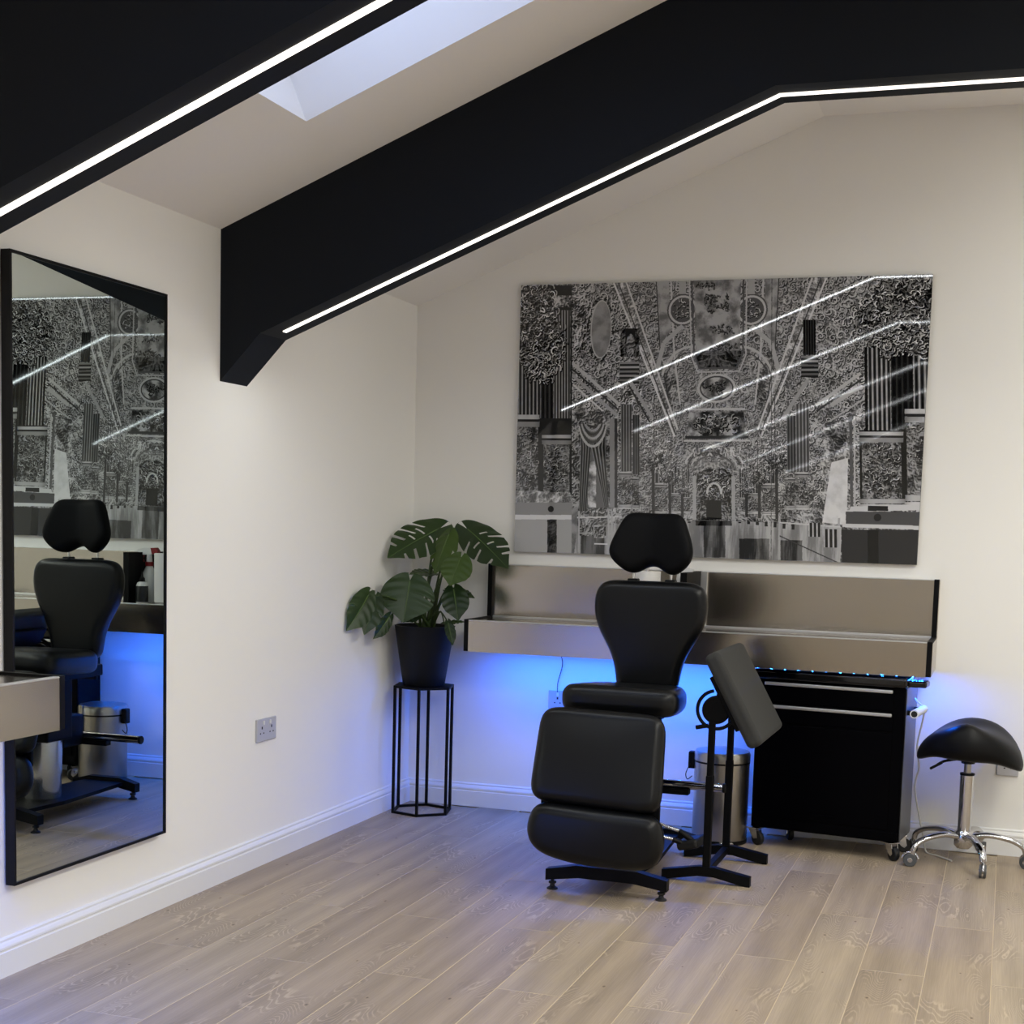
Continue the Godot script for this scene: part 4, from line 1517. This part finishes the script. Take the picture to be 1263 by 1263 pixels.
		cyl(st, d * 0.236 + Vector3(0, 0.045, 0), d * 0.236 + Vector3(0, 0.075, 0), 0.010, 14)
		var arcp := []
		for i in 9:
			var b := deg_to_rad(10.0 + 20.0 * i)
			arcp.append(hub + fw * cos(b) * 0.030 + Vector3(0, sin(b) * 0.030, 0))
		tube(st, arcp, 0.006, 0.006, 8)
		cyl(st, hub - tw * 0.0145, hub + tw * 0.0145, 0.010, 14)
		obj("castor_hood", st, mats.chrome, cs)

# ---------------------------------------------------------------- plant and its stand
func make_plant_stand() -> void:
	var c := Vector3(0.162, 0, 0.226)
	var t := thing("plant_stand", "hexagonal black wire plant stand in the corner under the pot", "plant stand", c)
	var r := 0.137
	var v := []
	for k in 6:
		var a := deg_to_rad(13.0 + 60.0 * k)
		v.append(Vector3(sin(a) * r, 0, cos(a) * r))
	for k in 6:
		var st := begin()
		abox(st, v[k] + Vector3(-0.0055, 0, -0.0055), v[k] + Vector3(0.0055, 0.575, 0.0055))
		obj("upright", st, mats.black_powder, t)
	for y in [0.0055, 0.5695]:
		var st := begin()
		for k in 6:
			var a: Vector3 = v[k]
			var b: Vector3 = v[(k + 1) % 6]
			var d := (b - a).normalized()
			box(st, Transform3D(Basis(d, Vector3.UP, d.cross(Vector3.UP)), (a + b) / 2 + Vector3(0, y, 0)), Vector3((b - a).length(), 0.011, 0.011))
		obj("hexagon_ring", st, mats.black_powder, t)
	var st := begin()
	var hexa := PackedVector2Array()
	for p in v:
		hexa.append(Vector2(p.x, -p.z) * 0.985)
	prism(st, Transform3D(Basis(Vector3(1, 0, 0), Vector3(0, 0, -1), Vector3(0, 1, 0)), Vector3.ZERO), hexa, 0.568, 0.574)
	obj("top_plate", st, mats.black_powder, t)

func leaf_mesh(base: Vector3, tip: Vector3, facing: Vector3, width: float, slits: Array, holes: Array, droop: float, fold: float) -> Array:
	# returns [blade, midrib]
	var len_ := (tip - base).length()
	var y := (tip - base).normalized()
	var x := y.cross(facing).normalized()
	var n := x.cross(y)
	var rows := 84
	var cols := 9
	var st := begin()
	var mid := []
	for side in [-1.0, 1.0]:
		var g := []
		for j in rows + 1:
			var f := lerpf(-0.20, 1.0, float(j) / rows)
			var u := (f + 0.20) / 1.20
			var w := width * pow(sin(PI * pow(u, 0.72)), 0.72) * (1.0 if u < 0.72 else 1.0 - 0.25 * (u - 0.72) / 0.28)
			if j == 0 or j == rows:
				w = 0.0006
			for s in slits:
				if (s[0] == 0 or s[0] == side) and absf(f - s[1]) < s[2]:
					w *= s[3]
			var inner := 0.0
			if f < 0.0:
				inner = minf(w * 0.9, (-f) * width * 0.55)
			var row := []
			for c in cols + 1:
				var sx := lerpf(inner, w, float(c) / cols)
				var q := sx / width
				var ff := f + 0.16 * q * q
				var z := -droop * len_ * ff * ff + fold * sx - 0.35 * fold * sx * q - 0.10 * width * q * q + 0.0022 * sin(f * 30.0) * q
				row.append(base + y * (ff * len_ * (1.0 - 0.25 * droop)) + x * (side * sx) + n * z)
			g.append(row)
			if side > 0 and f >= 0.0:
				mid.append(row[0] + n * 0.001)
		for j in rows:
			for c in cols:
				var f := lerpf(-0.20, 1.0, (j + 0.5) / rows)
				var skip := false
				for h in holes:
					if h[0] == side and absf(f - h[1]) < h[2] and c >= h[3] and c <= h[4]:
						skip = true
				if skip:
					continue
				var q := [g[j][c], g[j][c + 1], g[j + 1][c + 1], g[j + 1][c]]
				if side < 0:
					q.reverse()
				for p in [0, 2, 1, 0, 3, 2]:
					st.add_vertex(q[p])
	st.generate_normals()
	st.index()
	var rib := begin()
	tube(rib, mid, 0.0028, 0.0006, 5)
	return [st, rib]

func make_plant() -> void:
	var c := Vector3(0.160, 0.575, 0.226)
	var t := thing("potted_monstera", "split-leaf plant in a black tapered pot on the wire stand", "plant", c)
	var o := -c
	var st := begin()
	lathe(st, Transform3D(), [Vector2(0, 0), Vector2(0.090, 0), Vector2(0.094, 0.004), Vector2(0.134, 0.262), Vector2(0.136, 0.266), Vector2(0.130, 0.268), Vector2(0.126, 0.24), Vector2(0.0, 0.24)], 44)
	obj("pot", st, mats.pot, t)
	st = begin()
	lathe(st, Transform3D(), [Vector2(0.126, 0.246), Vector2(0.08, 0.252), Vector2(0.03, 0.258), Vector2(0, 0.26)], 24)
	obj("soil", st, mats.soil, t)
	var cut := [[0, 0.16, 0.022, 0.42], [0, 0.36, 0.024, 0.36], [0, 0.56, 0.026, 0.40], [0, 0.74, 0.022, 0.5]]
	var cut2 := [[1, 0.22, 0.022, 0.45], [-1, 0.30, 0.020, 0.42], [1, 0.46, 0.024, 0.40], [-1, 0.56, 0.022, 0.40], [0, 0.72, 0.022, 0.45]]
	var few := [[1, 0.42, 0.02, 0.55]]
	# base, tip, facing, half width, slits, holes, droop, fold, tone
	var L := [
		[Vector3(0.204, 1.275, 0.177), Vector3(0.045, 1.150, 0.40), Vector3(0.35, 0.75, 0.50), 0.105, cut, [[1.0, 0.27, 0.018, 1, 4], [-1.0, 0.24, 0.018, 1, 4], [1.0, 0.46, 0.014, 1, 3]], 0.06, 0.15, 0],
		[Vector3(0.318, 1.275, 0.140), Vector3(0.545, 1.122, 0.20), Vector3(0.15, 0.82, 0.55), 0.105, cut2, [[-1.0, 0.2, 0.016, 2, 4], [1.0, 0.34, 0.018, 1, 4], [-1.0, 0.44, 0.014, 1, 3]], 0.10, 0.12, 2],
		[Vector3(0.150, 1.045, 0.385), Vector3(0.160, 0.870, 0.475), Vector3(0.35, 0.35, 0.87), 0.118, [[-1, 0.30, 0.016, 0.6]], [], 0.10, 0.18, 0],
		[Vector3(0.050, 0.985, 0.600), Vector3(0.040, 0.845, 0.755), Vector3(0.85, 0.35, 0.30), 0.062, few, [], 0.14, 0.3, 0],
		[Vector3(0.062, 0.975, 0.560), Vector3(0.085, 0.835, 0.695), Vector3(0.55, 0.30, 0.75), 0.055, [[-1, 0.35, 0.02, 0.6]], [], 0.16, 0.3, 2],
		[Vector3(0.092, 0.890, 0.470), Vector3(0.066, 0.795, 0.560), Vector3(0.85, 0.25, 0.20), 0.034, [], [], 0.10, 0.4, 2],
		[Vector3(0.318, 1.010, 0.290), Vector3(0.372, 0.885, 0.370), Vector3(0.25, 0.55, 0.80), 0.060, [], [], 0.12, 0.25, 2],
		[Vector3(0.275, 1.250, 0.250), Vector3(0.245, 1.085, 0.360), Vector3(-0.10, 0.45, 0.90), 0.062, [[0, 0.35, 0.05, 0.7], [0, 0.62, 0.05, 0.6]], [], 0.12, -0.2, 1],
		[Vector3(0.352, 1.150, 0.300), Vector3(0.330, 1.030, 0.375), Vector3(0.15, 0.20, 0.95), 0.070, [], [], 0.05, 0.12, 1],
		[Vector3(0.235, 1.225, 0.080), Vector3(0.205, 1.300, 0.020), Vector3(0.2, 0.5, 0.85), 0.042, [], [], 0.25, 0.2, 0],
		[Vector3(0.305, 0.865, 0.315), Vector3(0.345, 0.770, 0.352), Vector3(0.55, 0.25, 0.75), 0.024, [], [], 0.06, 0.5, 2],
		[Vector3(0.275, 0.858, 0.285), Vector3(0.375, 0.875, 0.280), Vector3(0.0, 0.9, 0.4), 0.020, [], [], 0.08, 0.4, 2],
		[Vector3(0.165, 0.915, 0.330), Vector3(0.115, 0.868, 0.400), Vector3(0.3, 0.8, 0.5), 0.050, [], [], 0.10, 0.25, 2],
		[Vector3(0.185, 1.075, 0.190), Vector3(0.110, 1.080, 0.300), Vector3(0.1, 0.9, 0.4), 0.045, [], [], 0.10, 0.2, 0],
		[Vector3(0.250, 1.000, 0.180), Vector3(0.390, 0.985, 0.215), Vector3(0.0, 0.85, 0.5), 0.035, [], [], 0.12, 0.2, 2],
	]
	var root := Vector3(0.170, 0.83, 0.226)
	for i in L.size():
		var l = L[i]
		var g := leaf_mesh(l[0] + o, l[1] + o, l[2], l[3], l[4], l[5], l[6], l[7])
		var lf := obj("leaf", g[0], mats["leaf%d" % l[8]], t)
		obj("midrib", g[1], mats.leaf_vein, lf)
		var foot := root + Vector3(sin(i * 2.4) * 0.03, 0, cos(i * 2.4) * 0.03)
		var b: Vector3 = l[0]
		var h := b.y - foot.y
		var side := Vector3(b.x - foot.x, 0, b.z - foot.z)
		st = begin()
		tube(st, curve([foot + o, foot + side * 0.22 + Vector3(0, maxf(h, 0.06) * 0.5, 0) + o, foot + side * 0.68 + Vector3(0, maxf(h * 0.93, 0.08), 0) + o, b + o], 6), 0.0065 if l[3] > 0.04 else 0.004, 0.003, 7)
		obj("stalk", st, mats.stem, t)
	st = begin()
	tube(st, curve([Vector3(0.172, 0.82, 0.226) + o, Vector3(0.19, 0.93, 0.23) + o, Vector3(0.225, 1.02, 0.235) + o], 6), 0.012, 0.008, 9)
	obj("main_stem", st, mats.stem, t)

# ---------------------------------------------------------------- small things
func make_socket(label: String, pos: Vector3, turn: float, w: float, double: bool) -> void:
	var t := thing("wall_socket", label, "socket", pos, turn)
	var st := begin()
	rb(st, Vector3(-w / 2, -0.043, 0.0), Vector3(w / 2, 0.043, 0.009), 0.003)
	obj("plate", st, mats.socket_grey, t)
	for x in ([-0.037, 0.037] if double else [0.0]):
		st = begin()
		abox(st, Vector3(x - 0.004, 0.004, 0.0088), Vector3(x + 0.004, 0.014, 0.0094))
		abox(st, Vector3(x - 0.016, -0.014, 0.0088), Vector3(x - 0.009, -0.009, 0.0094))
		abox(st, Vector3(x + 0.009, -0.014, 0.0088), Vector3(x + 0.016, -0.009, 0.0094))
		obj("pin_hole", st, mats.rubber, t)
		st = begin()
		rbox(st, at(x + (0.012 if double and x < 0 else -0.012 if double else 0.0), 0.027, 0.010), Vector3(0.010, 0.016, 0.005), 0.002, 2)
		obj("rocker", st, mats.plastic_white, t)

func make_small_things() -> void:
	make_socket("pale grey double wall socket low on the left wall beside the mirror", Vector3(0.0, 0.510, 1.411), PI / 2, 0.150, true)
	make_socket("wall socket lit blue on the back wall beside the chair seat", Vector3(0.722, 0.518, 0.0), 0.0, 0.086, false)
	make_socket("wall socket on the back wall behind the saddle stool", Vector3(2.655, 0.373, 0.0), 0.0, 0.086, false)
	var st := begin()
	tube(st, curve([Vector3(2.283, 0.735, 0.10), Vector3(2.272, 0.69, 0.13), Vector3(2.283, 0.64, 0.16), Vector3(2.318, 0.606, 0.165), Vector3(2.318, 0.56, 0.16), Vector3(2.300, 0.45, 0.15), Vector3(2.312, 0.36, 0.15), Vector3(2.300, 0.28, 0.15), Vector3(2.322, 0.16, 0.14), Vector3(2.345, 0.06, 0.12), Vector3(2.358, 0.0045, 0.11), Vector3(2.40, 0.004, 0.16), Vector3(2.462, 0.004, 0.235)], 6), 0.0035, 0.0035, 7)
	tag(obj("white_cable", st, mats.cable_white), "thin white cable hanging down the side of the wheeled chest to the floor", "cable")
	st = begin()
	tube(st, curve([Vector3(0.726, 0.752, 0.03), Vector3(0.742, 0.70, 0.018), Vector3(0.738, 0.66, 0.012), Vector3(0.722, 0.60, 0.010), Vector3(0.722, 0.555, 0.013)], 6), 0.0018, 0.0018, 6)
	tag(obj("thin_cable", st, mats.black), "thin dark cable hanging from the counter down to the socket", "cable")
	# on the counter, behind the chair
	var y := 0.880
	var r := thing("paper_roll", "white paper towel roll on a chrome holder on the counter behind the chair", "paper roll", Vector3(1.172, y, 0.255))
	st = begin()
	lathe(st, Transform3D(), [Vector2(0.018, 0.012), Vector2(0.057, 0.012), Vector2(0.058, 0.016), Vector2(0.058, 0.236), Vector2(0.057, 0.24), Vector2(0.018, 0.24), Vector2(0.018, 0.012)], 36)
	obj("paper", st, mats.paper, r)
	st = begin()
	lathe(st, Transform3D(), [Vector2(0, 0), Vector2(0.07, 0), Vector2(0.07, 0.006), Vector2(0.064, 0.010), Vector2(0.010, 0.011), Vector2(0.008, 0.02), Vector2(0.008, 0.30), Vector2(0.014, 0.305), Vector2(0.016, 0.318), Vector2(0.010, 0.328), Vector2(0, 0.330)], 28)
	obj("holder", st, mats.chrome, r)
	var s := thing("spray_bottle", "white spray bottle with a red collar and trigger beside the paper roll", "bottle", Vector3(1.300, y, 0.20), PI)
	st = begin()
	lathe(st, Transform3D(Basis().scaled(Vector3(1, 1, 0.8)), Vector3.ZERO), [Vector2(0, 0), Vector2(0.040, 0), Vector2(0.043, 0.006), Vector2(0.043, 0.10), Vector2(0.036, 0.135), Vector2(0.018, 0.172), Vector2(0.015, 0.18), Vector2(0, 0.18)], 28)
	obj("bottle_body", st, mats.plastic_white, s)
	st = begin()
	lathe(st, Transform3D(), [Vector2(0, 0.176), Vector2(0.019, 0.176), Vector2(0.019, 0.196), Vector2(0, 0.196)], 24)
	obj("collar", st, mats.red, s)
	st = begin()
	lathe(st, Transform3D(), [Vector2(0, 0.196), Vector2(0.014, 0.196), Vector2(0.012, 0.235), Vector2(0, 0.235)], 20)
	prism(st, Transform3D(), PackedVector2Array([Vector2(0.022, 0.232), Vector2(-0.035, 0.228), Vector2(-0.060, 0.246), Vector2(-0.058, 0.254), Vector2(-0.02, 0.262), Vector2(0.022, 0.262)]), -0.011, 0.011)
	obj("spray_head", st, mats.plastic_white, s)
	st = begin()
	prism(st, Transform3D(), PackedVector2Array([Vector2(0.012, 0.262), Vector2(0.040, 0.264), Vector2(0.052, 0.250), Vector2(0.050, 0.236), Vector2(0.020, 0.232)]), -0.012, 0.012)
	obj("head_cap", st, mats.red, s)
	st = begin()
	tube(st, [Vector3(-0.030, 0.232, 0), Vector3(-0.036, 0.212, 0), Vector3(-0.030, 0.195, 0)], 0.005, 0.004, 8)
	obj("trigger", st, mats.red, s)
	var b := thing("ink_bottle", "small bottle with a black label and pointed cap in front of the spray bottle", "bottle", Vector3(1.285, y, 0.288))
	st = begin()
	lathe(st, Transform3D(), [Vector2(0, 0), Vector2(0.026, 0), Vector2(0.028, 0.004), Vector2(0.028, 0.085), Vector2(0.022, 0.100), Vector2(0.013, 0.106), Vector2(0, 0.106)], 28)
	obj("bottle_body", st, mats.plastic_white, b)
	st = begin()
	lathe(st, Transform3D(), [Vector2(0.0283, 0.010), Vector2(0.0287, 0.011), Vector2(0.0287, 0.084), Vector2(0.0283, 0.085)], 28)
	obj("bottle_label", st, mats.dark_label, b)
	st = begin()
	lathe(st, Transform3D(), [Vector2(0, 0.104), Vector2(0.015, 0.104), Vector2(0.014, 0.120), Vector2(0.006, 0.128), Vector2(0.003, 0.155), Vector2(0, 0.156)], 20)
	obj("pointed_cap", st, mats.black, b)

func _ready() -> void:
	make_materials()
	make_camera_and_light()
	make_room()
	make_beams()
	make_added_panels()
	make_picture()
	make_mirror()
	make_counter("long wall-mounted brushed steel counter on the back wall below the picture", Vector3(0.391, 0, 0), 0.0, 1.955, 0.954, "blue light strip under the long steel counter on the back wall")
	make_counter("brushed steel counter on the left wall, its end in front of the mirror", Vector3(0, 0, 5.085), PI / 2, 1.955, -1.0, "blue light strip under the steel counter on the left wall")
	make_chair()
	make_arm_stand()
	make_chest()
	make_bin()
	make_stool()
	make_plant_stand()
	make_plant()
	make_small_things()
